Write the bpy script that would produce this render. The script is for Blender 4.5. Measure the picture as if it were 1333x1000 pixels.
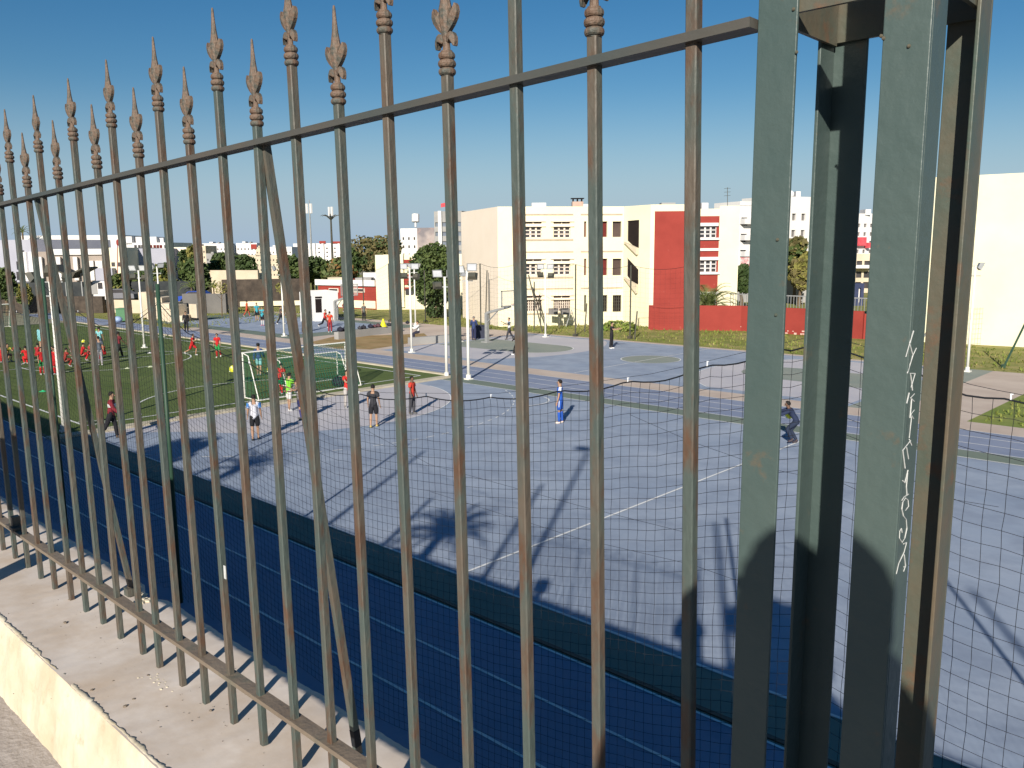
import bpy, bmesh, math, random
from mathutils import Vector, Matrix, noise
from mathutils.geometry import tessellate_polygon
random.seed(7)
for o in list(bpy.data.objects): bpy.data.objects.remove(o)
S = bpy.context.scene; COL = S.collection
# ------------------------------------------------------------------ camera, sky, sun, exposure
F = 1085.0; TH = math.atan(175/1085); ROLL = math.radians(.46); YAW = math.radians(43.3); HC = 6.5
r0 = Vector((math.cos(YAW), math.sin(YAW), 0)); f0 = Vector((-math.sin(YAW), math.cos(YAW), 0)); z0 = Vector((0, 0, 1))
fw = f0*math.cos(TH) - z0*math.sin(TH); up0 = f0*math.sin(TH) + z0*math.cos(TH)
rt = r0*math.cos(ROLL) - up0*math.sin(ROLL); upv = r0*math.sin(ROLL) + up0*math.cos(ROLL)
CAM = Vector((0, 0, HC))
cd = bpy.data.cameras.new('camera'); cam = bpy.data.objects.new('camera', cd); COL.objects.link(cam)
M = Matrix.Identity(4)
for i in range(3):
    M[i][0] = rt[i]; M[i][1] = upv[i]; M[i][2] = -fw[i]; M[i][3] = CAM[i]
cam.matrix_world = M
cd.sensor_width = 36; cd.lens = F/1333*36; cd.clip_start = .01; cd.clip_end = 6000
S.camera = cam
SUN = Vector((.471, -.774, .409)).normalized()
w = bpy.data.worlds.new('World'); S.world = w; w.use_nodes = True
nt = w.node_tree; bg = nt.nodes['Background']; sk = nt.nodes.new('ShaderNodeTexSky')
sk.sky_type = 'NISHITA'; sk.sun_disc = False; sk.sun_elevation = math.asin(SUN.z); sk.sun_rotation = math.atan2(SUN.x, SUN.y)
sk.altitude = 0; sk.air_density = 1.0; sk.dust_density = .2; sk.ozone_density = 2.5
hs = nt.nodes.new('ShaderNodeHueSaturation'); hs.inputs['Saturation'].default_value = 1.38; hs.inputs['Value'].default_value = 1.06
nt.links.new(sk.outputs[0], hs.inputs['Color'])
# pale haze band all round the horizon, same in every direction
tc = nt.nodes.new('ShaderNodeTexCoord'); sx = nt.nodes.new('ShaderNodeSeparateXYZ'); nt.links.new(tc.outputs['Generated'], sx.inputs[0])
mr = nt.nodes.new('ShaderNodeMapRange'); mr.interpolation_type = 'SMOOTHSTEP'
mr.inputs['From Min'].default_value = -.02; mr.inputs['From Max'].default_value = .19; mr.inputs['To Min'].default_value = 1.0; mr.inputs['To Max'].default_value = 0.0
nt.links.new(sx.outputs['Z'], mr.inputs['Value'])
mxw = nt.nodes.new('ShaderNodeMix'); mxw.data_type = 'RGBA'; nt.links.new(mr.outputs[0], mxw.inputs['Factor']); nt.links.new(hs.outputs[0], mxw.inputs['A'])
mxw.inputs['B'].default_value = (5.3, 7.1, 9.3, 1)
nt.links.new(mxw.outputs['Result'], bg.inputs[0]); bg.inputs[1].default_value = .05
sd = bpy.data.lights.new('sun', 'SUN'); sd.energy = 5.0; sd.angle = math.radians(.53); sd.color = (1, .93, .82)
so = bpy.data.objects.new('sun', sd); COL.objects.link(so); so.rotation_euler = SUN.to_track_quat('Z', 'Y').to_euler(); so.location = (0, -5, 30)
S.view_settings.view_transform = 'Standard'; S.view_settings.look = 'None'; S.view_settings.exposure = .45; S.view_settings.gamma = 1
S.view_settings.use_curve_mapping = False
S.render.engine = 'CYCLES'; S.cycles.max_bounces = 6

# ------------------------------------------------------------------ survey helpers: photo point -> place on a known plane
def ray(px, py):
    return fw + rt*((px-666.5)/F) - upv*((py-500)/F)
def G(px, py, z=0.0):
    d = ray(px, py); p = CAM + d*((z-HC)/d.z); return Vector((p.x, p.y, z))
def D(px, py, dep): return CAM + ray(px, py)*dep
def HZ(px): return 326.3 - (px-666.5)*.0081     # horizon row
def XY(px, dep):
    p = D(px, HZ(px), dep); return Vector((p.x, p.y))
def PL(px, py, A, B):
    n = Vector((-(B.y-A.y), B.x-A.x, 0)); d = ray(px, py)
    t = (Vector((A.x, A.y, 0))-CAM).dot(n)/d.dot(n); p = CAM + d*t
    e = (B-A).normalized(); return (Vector((p.x, p.y))-A).dot(e), p.z
# ------------------------------------------------------------------ materials
MATS = {}
def mat(name, c, c2=None, scale=3.0, rough=.8, bump=0.0, bscale=None, metal=0.0, detail=6, thr=(.35, .65), spec=.3, c3=None, s3=40., t3=(.55, .7), stretch=None, rnd=False):
    if name in MATS: return MATS[name]
    m = bpy.data.materials.new(name); m.use_nodes = True; MATS[name] = m
    t = m.node_tree; N = t.nodes; L = t.links; b = N['Principled BSDF']
    b.inputs['Roughness'].default_value = rough; b.inputs['Metallic'].default_value = metal
    b.inputs['Specular IOR Level'].default_value = spec
    b.inputs['Base Color'].default_value = (*c, 1)
    tc = N.new('ShaderNodeTexCoord'); co = tc.outputs['Object']
    if rnd:
        oi = N.new('ShaderNodeObjectInfo'); vm = N.new('ShaderNodeVectorMath'); vm.operation = 'MULTIPLY_ADD'
        cx = N.new('ShaderNodeCombineXYZ')
        for q_ in range(3): L.new(oi.outputs['Random'], cx.inputs[q_])
        L.new(cx.outputs[0], vm.inputs[0]); vm.inputs[1].default_value = (37, 91, 143); L.new(co, vm.inputs[2]); co = vm.outputs[0]
    if stretch:
        mp = N.new('ShaderNodeMapping'); mp.inputs['Scale'].default_value = stretch; L.new(co, mp.inputs[0]); co = mp.outputs[0]
    if c2 is not None:
        n = N.new('ShaderNodeTexNoise'); n.inputs['Scale'].default_value = scale; n.inputs['Detail'].default_value = detail; n.inputs['Roughness'].default_value = .6
        L.new(co, n.inputs['Vector'])
        r = N.new('ShaderNodeValToRGB'); r.color_ramp.elements[0].position = thr[0]; r.color_ramp.elements[1].position = thr[1]
        r.color_ramp.elements[0].color = (*c, 1); r.color_ramp.elements[1].color = (*c2, 1)
        L.new(n.outputs['Fac'], r.inputs[0]); out = r.outputs[0]
        if c3 is not None:
            n3 = N.new('ShaderNodeTexNoise'); n3.inputs['Scale'].default_value = s3; n3.inputs['Detail'].default_value = 5; n3.inputs['Roughness'].default_value = .65
            L.new(co, n3.inputs['Vector'])
            r3 = N.new('ShaderNodeValToRGB'); r3.color_ramp.elements[0].position = t3[0]; r3.color_ramp.elements[1].position = t3[1]
            L.new(n3.outputs['Fac'], r3.inputs[0])
            mx = N.new('ShaderNodeMix'); mx.data_type = 'RGBA'
            L.new(r3.outputs[0], mx.inputs['Factor']); L.new(out, mx.inputs['A']); mx.inputs['B'].default_value = (*c3, 1); out = mx.outputs['Result']
        L.new(out, b.inputs['Base Color'])
    if bump:
        nb = N.new('ShaderNodeTexNoise'); nb.inputs['Scale'].default_value = bscale or scale*5; nb.inputs['Detail'].default_value = 8
        L.new(co, nb.inputs['Vector'])
        bp = N.new('ShaderNodeBump'); bp.inputs['Strength'].default_value = min(1, bump); bp.inputs['Distance'].default_value = .02*bump
        L.new(nb.outputs['Fac'], bp.inputs['Height']); L.new(bp.outputs[0], b.inputs['Normal'])
    return m
def plain(c, rough=.8):
    return mat('cloth_%d_%d_%d_%d' % (c[0]*255, c[1]*255, c[2]*255, rough*100), c, tuple(min(1, x*.8+.004) for x in c), 14, rough)

m_court = mat('court_blue', (.255, .31, .405), (.325, .375, .46), .3, .85, .15, 60, c3=(.205, .245, .325), s3=.8, t3=(.42, .78))
m_track = mat('track_blue', (.195, .235, .335), (.235, .27, .37), .25, .85, .25, 90, c3=(.17, .20, .29), s3=1.3, t3=(.5, .8))
m_dgreen = mat('strip_green', (.135, .175, .145), (.18, .215, .175), .3, .85, .2, 80)
m_light = mat('zone_pale', (.43, .42, .46), (.50, .48, .50), .3, .85, .1, 60)
m_lgreen = mat('zone_green', (.22, .255, .225), (.27, .29, .25), .4, .85, .1, 60)
m_line = mat('court_line_white', (.66, .67, .66), (.8, .8, .78), 2, .7)
m_turf = mat('turf_green', (.076, .112, .026), (.108, .145, .04), .35, .95, .6, 120, c3=(.064, .092, .024), s3=2.5)
m_pink = mat('concrete_pink', (.46, .37, .31), (.55, .46, .39), .5, .9, .3, 30)
m_tan = mat('kerb_tan', (.42, .37, .28), (.52, .47, .37), 1, .9, .2, 30)
m_dirt = mat('dirt_brown', (.26, .17, .07), (.36, .25, .12), .6, .95, .8, 12, c3=(.17, .17, .06), s3=.8)
m_grass = mat('grass_dry', (.19, .205, .045), (.34, .29, .11), .35, .95, 1, 14, c3=(.15, .18, .035), s3=.9, t3=(.45, .65))
m_grass2 = mat('grass_fresh', (.13, .19, .03), (.23, .25, .065), .5, .95, 1, 14)
m_earth = mat('earth_far', (.30, .27, .20), (.22, .22, .14), .05, .95)
m_cream = mat('wall_cream', (.74, .68, .475), (.79, .73, .53), .35, .85, .08, 25, c3=(.70, .64, .44), s3=.9, t3=(.6, .85))
m_creamp = mat('wall_cream_side', (.80, .69, .56), (.84, .73, .60), .35, .85, .08, 25)
m_red = mat('wall_red', (.25, .036, .027), (.30, .045, .034), .5, .85, .1, 20, c3=(.36, .09, .07), s3=2.2, t3=(.66, .74))
m_white = mat('wall_white', (.64, .62, .60), (.72, .70, .68), .2, .85)
m_greyd = mat('wall_dark_grey', (.12, .115, .11), (.17, .16, .15), .3, .85)  # darker copy of the wall grey, shade put into the concrete wall's colour
m_greyw = mat('wall_grey', (.27, .265, .26), (.34, .33, .315), .3, .85)  # lowered so the colour carries the shade on grey walls
m_shadelilac = mat('wall_shade_lilac', (.34, .34, .40), (.40, .40, .45), .3, .85)  # shaded wall sides painted as a lilac grey
m_brown = mat('wall_stone_brown', (.045, .036, .03), (.09, .07, .055), 1.2, .95, .8, 6)  # brown darkened to hold the shade on the far left stone wall
m_tanw = mat('wall_tan', (.50, .42, .31), (.60, .52, .40), .4, .9, .3, 10)
m_glass = mat('window_glass', (.03, .03, .035), (.07, .06, .06), .6, .25, spec=.6)
m_glassb = mat('window_dim', (.085, .055, .045), (.05, .03, .025), .8, .4, spec=.5)
m_shut = mat('shutter_grey', (.13, .12, .12), (.18, .17, .16), 1, .6)
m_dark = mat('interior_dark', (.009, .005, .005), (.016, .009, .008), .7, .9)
m_redin = mat('interior_red', (.10, .014, .012), (.14, .022, .02), .7, .9)
m_mould = mat('moulding_shade_tan', (.40, .32, .23), (.48, .39, .29), 2, .8)  # darkened tan paints the thin shadow lines of the string courses
m_frame = mat('window_frame_cream', (.70, .60, .50), (.78, .68, .58), 2, .6)
m_pole = mat('pole_white', (.72, .71, .66), (.60, .58, .52), 1.2, .5, thr=(.5, .8))
m_poleg = mat('pole_green', (.02, .055, .035), (.035, .07, .045), 3, .5)
m_poled = mat('pole_dark', (.05, .055, .045), (.08, .07, .05), 3, .6)
m_metal = mat('metal_grey', (.28, .29, .29), (.38, .38, .37), 4, .45, metal=.3)
m_lampg = mat('lamp_glass', (.55, .57, .6), (.7, .7, .72), 2, .15, spec=.8)
m_net = mat('net_black', (.012, .014, .018), None, rough=.8)
m_netg = mat('net_green', (.02, .12, .07), None, rough=.8)
m_cord = mat('cord_black', (.01, .012, .016), None, rough=.6)
m_clip = mat('clip_white', (.75, .77, .8), None, rough=.5)
# fence metal: green paint gone to brown rust
m_bar = mat('fence_paint_rust', (.066, .084, .075), (.104, .084, .064), 7, .55, .45, 60, c3=(.098, .055, .034), s3=21, t3=(.50, .66), spec=.4, stretch=(1, 1, .4), thr=(.45, .60), rnd=True)
m_rail = mat('rail_paint', (.05, .062, .06), (.085, .07, .055), 4, .5, .3, 50, spec=.5, stretch=(.4, 1, 1))
m_raillo = mat('rail_brown', (.15, .115, .085), (.20, .16, .12), 5, .6, .4, 60, c3=(.13, .12, .09), s3=12, spec=.4)
m_fin = mat('finial_rust', (.125, .075, .05), (.165, .118, .085), 22, .6, .5, 90, c3=(.075, .08, .068), s3=34, t3=(.48, .62), spec=.4)
m_post = mat('pillar_green', (.055, .083, .078), (.068, .095, .087), 5, .45, .3, 45, c3=(.13, .095, .06), s3=14, t3=(.62, .76), spec=.4, rnd=True)
m_postr = mat('pillar_rusty', (.115, .09, .06), (.055, .085, .07), 6, .5, .3, 40, c3=(.15, .075, .04), s3=12, t3=(.56, .72), spec=.45)
m_ledge = mat('ledge_concrete', (.56, .48, .41), (.66, .59, .53), 5, .9, .13, 50, c3=(.50, .40, .31), s3=3.3, t3=(.46, .74))
m_plas = mat('plaster_cream', (.52, .44, .31), (.64, .575, .45), 6, .9, .35, 40, c3=(.46, .37, .25), s3=14, t3=(.6, .75))
m_walk = mat('sidewalk', (.34, .30, .275), (.40, .36, .335), 8, .9, .6, 40, c3=(.27, .23, .20), s3=4, t3=(.62, .75))
m_scratch = mat('scratch_white', (.62, .62, .6), (.42, .43, .42), 90, .7)
m_bark = mat('bark', (.10, .07, .045), (.16, .12, .08), 8, .95, .8, 20)
m_leafd = mat('leaf_dark', (.022, .045, .012), (.05, .075, .02), 1.1, .7, thr=(.3, .7))
m_leafm = mat('leaf_mid', (.045, .075, .018), (.085, .11, .03), 1.1, .7, thr=(.3, .7))
m_leafo = mat('leaf_olive', (.09, .085, .03), (.15, .12, .05), .9, .8, thr=(.3, .7))
m_leafy = mat('leaf_yellow', (.14, .15, .03), (.20, .17, .05), .9, .8, thr=(.3, .7))
m_palm = mat('palm_leaf', (.09, .14, .04), (.20, .22, .08), 2, .6)
m_skin = mat('skin', (.34, .20, .13), (.38, .23, .15), 20, .6)
m_skind = mat('skin_dark', (.13, .075, .05), (.16, .09, .06), 20, .6)
m_hair = mat('hair_black', (.012, .010, .009), (.02, .016, .013), 60, .7)
m_clear = mat('clear_board', (.75, .72, .66), None, rough=.1); m_clear.node_tree.nodes['Principled BSDF'].inputs['Alpha'].default_value = .25
m_eye = mat('eye_dark', (.01, .008, .007), None, rough=.3)

# ------------------------------------------------------------------ mesh helpers
class MB:
    def __init__(s): s.v = []; s.f = []; s.m = []
    def add(s, vs, fs, mi=0):
        b = len(s.v); s.v += [Vector(v) for v in vs]; s.f += [[i+b for i in f] for f in fs]; s.m += [mi]*len(fs); return s
    def box(s, c, d, rz=0, mi=0, R=None):
        c = Vector(c); h = Vector(d)/2; R = R or Matrix.Rotation(rz, 3, 'Z')
        vs = [c + R @ Vector((x*h.x, y*h.y, z*h.z)) for z in (-1, 1) for y in (-1, 1) for x in (-1, 1)]
        return s.add(vs, [(0, 2, 3, 1), (4, 5, 7, 6), (0, 1, 5, 4), (2, 6, 7, 3), (0, 4, 6, 2), (1, 3, 7, 5)], mi)
    def bar(s, a, b, w, d=None, mi=0, upd=(0, 0, 1)):
        a = Vector(a); b = Vector(b); t = (b-a); L = t.length; t.normalize(); u = Vector(upd)
        if abs(t.dot(u)) > .98: u = Vector((0, 1, 0))
        x = t.cross(u).normalized(); y = x.cross(t)
        R = Matrix((x, t, y)).transposed(); return s.box((a+b)/2, (w, L, d or w), mi=mi, R=R)
    def tube(s, pts, rs, n=6, mi=0, cap=True):
        pts = [Vector(p) for p in pts]; k = len(pts)
        if not hasattr(rs, '__len__'): rs = [rs]*k
        vs = []; fs = []; px = None
        for i, p in enumerate(pts):
            t = (pts[min(i+1, k-1)] - pts[max(i-1, 0)])
            if t.length < 1e-9: t = Vector((0, 0, 1))
            t.normalize()
            if px is None:
                px = t.orthogonal().normalized()
            else:
                px = (px - t*px.dot(t)); px = px.normalized() if px.length > 1e-6 else t.orthogonal().normalized()
            y = t.cross(px)
            for j in range(n):
                a = 2*math.pi*j/n; vs.append(p + (px*math.cos(a) + y*math.sin(a))*rs[i])
        for i in range(k-1):
            for j in range(n):
                fs.append((i*n+j, i*n+(j+1) % n, (i+1)*n+(j+1) % n, (i+1)*n+j))
        if cap: fs.append(tuple(range(n))[::-1]); fs.append(tuple(range((k-1)*n, k*n)))
        return s.add(vs, fs, mi)
    def ball(s, c, r, n=8, m=6, mi=0):
        r = Vector(r) if hasattr(r, '__len__') else Vector((r, r, r)); c = Vector(c); vs = []; fs = []
        for i in range(1, m):
            for j in range(n):
                th = math.pi*i/m; a = 2*math.pi*j/n
                vs.append(c + Vector((r.x*math.sin(th)*math.cos(a), r.y*math.sin(th)*math.sin(a), r.z*math.cos(th))))
        T = len(vs); vs += [c+Vector((0, 0, r.z)), c-Vector((0, 0, r.z))]
        for i in range(m-2):
            for j in range(n): fs.append((i*n+j, (i+1)*n+j, (i+1)*n+(j+1) % n, i*n+(j+1) % n))
        for j in range(n): fs.append((T, j, (j+1) % n)); fs.append((T+1, (m-2)*n+(j+1) % n, (m-2)*n+j))
        return s.add(vs, fs, mi)
    def prism(s, poly, z0_, z1_, mi=0):
        n = len(poly); vs = [(p[0], p[1], z0_) for p in poly] + [(p[0], p[1], z1_) for p in poly]
        return s.add(vs, [tuple(range(n))[::-1], tuple(range(n, 2*n))] + [(i, (i+1) % n, (i+1) % n+n, i+n) for i in range(n)], mi)
    def mesh(s, name, mats, org=Vector((0, 0, 0)), smooth=False):
        me = bpy.data.meshes.new(name); me.from_pydata([v-org for v in s.v], [], s.f)
        for m in (mats if isinstance(mats, (list, tuple)) else [mats]): me.materials.append(m)
        if any(s.m): me.polygons.foreach_set('material_index', s.m)
        if smooth: me.polygons.foreach_set('use_smooth', [True]*len(me.polygons))
        me.update(); return me
    def obj(s, name, mats, parent=None, smooth=False, kind=None, label=None, fix=True):
        org = world_of(parent) if parent else Vector((0, 0, 0))
        me = s.mesh(name, mats, org, smooth)
        if fix:
            bm = bmesh.new(); bm.from_mesh(me); bmesh.ops.recalc_face_normals(bm, faces=bm.faces); bm.to_mesh(me); bm.free()
        o = bpy.data.objects.new(name, me); COL.objects.link(o)
        if parent: o.parent = parent
        if kind: o['kind'] = kind
        if label: o['label'] = label
        return o
def world_of(o):
    p = Vector(o.location)
    while o.parent: o = o.parent; p += Vector(o.location)
    return p
def thing(name, label, cat, loc, group=None):
    o = bpy.data.objects.new(name, None); COL.objects.link(o); o.location = loc; o.empty_display_size = .2
    o['label'] = label; o['category'] = cat
    if group: o['group'] = group
    return o
def tag(o, label, cat, group=None):
    o['label'] = label; o['category'] = cat
    if group: o['group'] = group
    return o
LV = [0.0]
def sheet(name, poly, m, z=None, lift=None):
    """flat piece of ground"""
    mb = MB(); n = len(poly); zz = z if z is not None else 0
    vs = [(p[0], p[1], zz) for p in poly]
    tri = tessellate_polygon([[Vector(v) for v in vs]])
    mb.add(vs, tri)
    o = mb.obj(name, m, fix=False)
    me = o.data
    if me.polygons[0].normal.z < 0:
        me.flip_normals()
    o['kind'] = 'structure'; return o
def rect(x0, x1, y0, y1): return [(x0, y0), (x1, y0), (x1, y1), (x0, y1)]
def linegeo(mb, pts, w_, z):
    for a, b in zip(pts[:-1], pts[1:]):
        a = Vector((a[0], a[1])); b = Vector((b[0], b[1])); t = (b-a).normalized(); n = Vector((-t.y, t.x))*w_/2
        mb.add([(a.x-n.x, a.y-n.y, z), (b.x-n.x, b.y-n.y, z), (b.x+n.x, b.y+n.y, z), (a.x+n.x, a.y+n.y, z)], [(0, 1, 2, 3)])
def arc(cx, cy, r, a0, a1, n=40):
    return [(cx+r*math.cos(math.radians(a0+(a1-a0)*i/n)), cy+r*math.sin(math.radians(a0+(a1-a0)*i/n))) for i in range(n+1)]

# ================================================================== GROUND
o = sheet('ground', rect(-3000, 2500, -400, 3500), m_earth, -.03)
sheet('track_near', rect(-95, 30, 1.2, 9.75), m_track, 0)
sheet('strip_near', rect(-32.0, 30, 9.75, 10.9), m_dgreen, 0)
sheet('court_blue', rect(-31.4, 12, 10.9, 28.0), m_court, 0)
sheet('court_margin', rect(12, 30, 10.9, 28.0), m_dgreen, 0)
sheet('strip_far', rect(-31.4, 30, 28.0, 29.05), m_dgreen, 0)
sheet('turf', rect(-85, -31.95, 9.75, 29.05), m_turf, .012)
sheet('track_far', rect(-100, 30, 29.05, 32.4), m_track, 0)
sheet('path_far', rect(-70, 30, 32.4, 34.0), m_pink, 0)
sheet('grass_bank', [(-300, 48.9), (90, 48.9), (90, 140), (-300, 140)], m_grass, -.004)
sheet('grass_left', rect(-110, -70, 32.4, 48.9), m_grass, -.008)
sheet('lawn_right', [(-8.6, 34.0), (40, 34.0), (40, 48.9), (-8.3, 48.9)], m_grass2, 0)
sheet('path_right', [(-11.3, 34.0), (-8.6, 34.0), (-8.3, 48.9), (-11.3, 48.9)], m_pink, 0)
sheet('court_edge_right', rect(-13.1, -11.3, 34.0, 48.9), m_lgreen, 0)
sheet('court_beyond', rect(-44.0, -13.1, 34.0, 48.3), m_court, 0)
sheet('court_edge', rect(-44.0, -13.1, 48.3, 48.9), m_pink, 0)
sheet('pavement_middle', [(-55, 34), (-44, 34), (-44, 48.9), (-55, 48.9)], m_pink, 0)
sheet('court_left_margin', rect(-82, -55, 34.0, 47.4), m_dgreen, .004)
sheet('court_left', rect(-77, -57.5, 35.6, 45.8), m_court, .008)
sheet('path_left', rect(-82, -55, 47.4, 48.9), m_pink, .004)
sheet('dirt_patch', [tuple(G(*q)[:2]) for q in [(402, 446), (440, 454), (482, 455), (522, 449), (560, 441), (552, 434), (516, 436), (436, 438)]], m_dirt, .004)
# kerb between turf and court
k = MB(); k.box((-31.68, 19.5, .03), (.5, 19.6, .1)); k.box((-58, 29.2, .03), (52.8, .28, .1)); o = k.obj('kerb', m_tan); o['kind'] = 'structure'
# pale zones
D1 = arc(-31.4, 19.45, 6.45, -72, 72, 40); D1 = [(-31.4, D1[0][1])] + D1 + [(-31.4, D1[-1][1])]
D1 = [(-31.4, 11.3), (-29.9, 12.9)] + [p for p in arc(-31.4, 19.9, 6.5, -66, 86, 40)] + [(-31.4, 26.5)]
sheet('court_zone_pale', D1, m_light, .004)
sheet('zone_pale_left', [(-43.6, 34.7)] + arc(-42.0, 41.2, 9.0, -46, 46, 30) + [(-43.6, 47.7)], m_light, .004)
sheet('zone_key_left', [(-43.4, 38.6)] + arc(-36.4, 41.2, 2.3, -90, 90, 24) + [(-43.4, 43.6)], m_lgreen, .008)
sheet('zone_pale_right', [(-13.3, 34.7)] + arc(-15.0, 41.2, 8.2, 232, 128, 30) + [(-13.3, 47.7)], m_light, .004)
sheet('zone_key_right', [(-13.3, 38.9)] + arc(-19.3, 41.2, 2.1, 270, 90, 24) + [(-13.3, 43.5)], m_lgreen, .008)
sheet('zone_circle', arc(-27.65, 41.35, 1.72, 0, 360, 40)[:-1], m_lgreen, .004)
L = MB()
for i in range(7):
    linegeo(L, [(-95, 9.72-1.22*i), (30, 9.72-1.22*i)], .05, .008)
for y in (29.1, 30.2, 31.3, 32.35): linegeo(L, [(-100, y), (30, y)], .05, .008)
linegeo(L, [(-30.2, 10.93), (12, 10.93)], .06, .012)
linegeo(L, [(-31.3, 28.0), (12, 28.0)], .06, .012)
linegeo(L, [(-11.8, 10.95), (-11.8, 28)], .06, .016)
linegeo(L, [(-36.3, 41.1), (-20, 41.2)][:0] or [(-27.65, 34.2), (-27.65, 48.2)], .06, .012)
linegeo(L, arc(-27.65, 41.35, 1.75, 0, 360, 48), .06, .016)
linegeo(L, arc(-36.4, 41.2, 2.32, -90, 90, 24), .06, .016)
linegeo(L, arc(-15.0, 41.2, 8.2, 232, 128, 30), .06, .012)
linegeo(L, arc(-31.4, 19.9, 6.5, 5, 80, 30), .05, .012)
linegeo(L, arc(-24.4, 26.2, 1.4, -30, 75, 14), .06, .012)
pts = arc(-31.4, 19.45, 9.6, -62, 62, 60)
for i in range(0, 60, 2): linegeo(L, [pts[i], pts[i+1]], .05, .012)
# turf markings
z = .02
linegeo(L, [(-84, 11.45), (-33.1, 11.45)], .09, z); linegeo(L, [(-33.1, 11.5), (-33.1, 28.1)], .09, z+.004); linegeo(L, [(-84, 28.15), (-33.1, 28.15)], .09, z)
linegeo(L, arc(-33.1, 19.4, 5.6, 96, 264, 40), .08, z); linegeo(L, arc(-52.6, 19.9, 4.7, 0, 360, 60), .08, z)
linegeo(L, [(-52.6, 11.5), (-52.6, 28.1)], .08, z+.008)
linegeo(L, arc(-33.1, 11.45, .9, 90, 180, 10), .07, z+.008)
o = L.obj('painted_lines', m_line, fix=False); o['kind'] = 'structure'
for p in o.data.polygons:
    pass
# low dark strip along the lane edge
k = MB(); k.box((-33, 9.84, .012), (120, .09, .02)); o = k.obj('dark_strip', m_poled); o['kind'] = 'structure'
# street side: pavement and retaining wall
ZL = 5.235; ZS = 5.0
sheet('sidewalk', rect(-60, 60, -3.6, .80), m_walk, ZS)
sheet('road', rect(-60, 60, -16, -3.6), mat('asphalt', (.045, .045, .048), (.07, .068, .066), 2, .9), ZS-.12)
k = MB(); k.box((0, -3.66, ZS-.07), (120, .12, .16)); o = k.obj('kerb_stone', m_tan); o['kind'] = 'structure'
k = MB(); k.box((0, 1.02, ZL/2-.03), (120, .42, ZL-.06)); o = k.obj('retaining_wall', m_tanw); tag(o, 'retaining wall under the fence ledge, beside the running lanes', 'wall')
# ledge top: uneven concrete slab with chipped outer edge
k = MB(); nx = 900; ny = 12; vs = []; X0, X1 = -8, 2.0
for i in range(nx+1):
    x = X0+(X1-X0)*i/nx
    yo = 1.245 + .006*noise.noise(Vector((x*9, 0, 3))) + .004*noise.noise(Vector((x*40, 0, 9)))
    if abs(x+3.03) < .10: yo -= .05*(1-abs(x+3.03)/.10)
    for j in range(ny+1):
        f = j/ny; y = .768+(yo-.768)*f
        h = .004*noise.noise(Vector((x*4, y*4, 1))) + .0015*noise.noise(Vector((x*30, y*30, 5)))
        if j == ny: h -= .004
        vs.append((x, y, ZL+h))
    vs.append((x, yo-.002, ZL-.09))
W_ = ny+2; fs = []
for i in range(nx):
    for j in range(ny+1): fs.append((i*W_+j, (i+1)*W_+j, (i+1)*W_+j+1, i*W_+j+1))
k.add(vs, fs); ledge = k.obj('wall_ledge', m_ledge, smooth=True, fix=True); tag(ledge, 'dusty concrete ledge running under the bottom rail of the fence', 'ledge')
# plaster on the street face, ragged upper lip
k = MB(); nx = 1100; vs = []; rows = 9
for i in range(nx+1):
    x = X0+(X1-X0)*i/nx
    rag = .012*noise.noise(Vector((x*6, 2, 0))) + .012*noise.noise(Vector((x*22, 7, 0))) + .008*noise.noise(Vector((x*70, 1, 0)))
    yt = .782+rag
    pr = [(yt+.003, ZL-.004), (yt, ZL+.0012), (.772, ZL+.001), (.766, ZL-.007), (.759, ZL-.032), (.749, ZL-.08), (.738, ZL-.14), (.727, ZL-.195), (.720, ZS-.01)]
    for j, (y, zz) in enumerate(pr):
        d = .006*noise.noise(Vector((x*12, j*1.3, 4))) + .003*noise.noise(Vector((x*45, j*3, 8)))
        vs.append((x, y-(d if j > 1 else 0), zz + 0))
fs = [(i*rows+j, i*rows+j+1, (i+1)*rows+j+1, (i+1)*rows+j) for i in range(nx) for j in range(rows-1)]
k.add(vs, fs); o = k.obj('plaster_face', m_plas, smooth=True); tag(o, 'peeling cream plaster on the street face of the ledge', 'plaster')
# crumbs and flakes lying on the ledge
def crumbs(n, cx, cy, sx, sy, r_, name, lab, m, zb=ZL):
    k = MB()
    for i in range(n):
        x = cx+random.gauss(0, sx); y = cy+random.gauss(0, sy); r = r_*random.uniform(.4, 1.3)
        k.ball((x, y, zb+r*.25), (r*random.uniform(.7, 1.6), r, r*.45), 5, 4)
    o = k.obj(name, m); tag(o, lab, 'debris'); o['kind'] = 'stuff'; return o
crumbs(40, -2.36, .955, .035, .012, .0042, 'plaster_flake', 'flaked white plaster at a bar foot on the ledge', m_plas)
crumbs(16, -3.0, 1.17, .03, .02, .010, 'mortar_lump', 'broken mortar lumps where the left stay foot meets the ledge edge', m_plas)
crumbs(150, -2.4, .95, .55, .09, .0016, 'grit', 'loose grit and bits scattered over the ledge', m_raillo)
crumbs(9, -2.45, .90, .3, .05, .006, 'dry_leaf', 'small dry leaf bits on the ledge', m_raillo)

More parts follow.
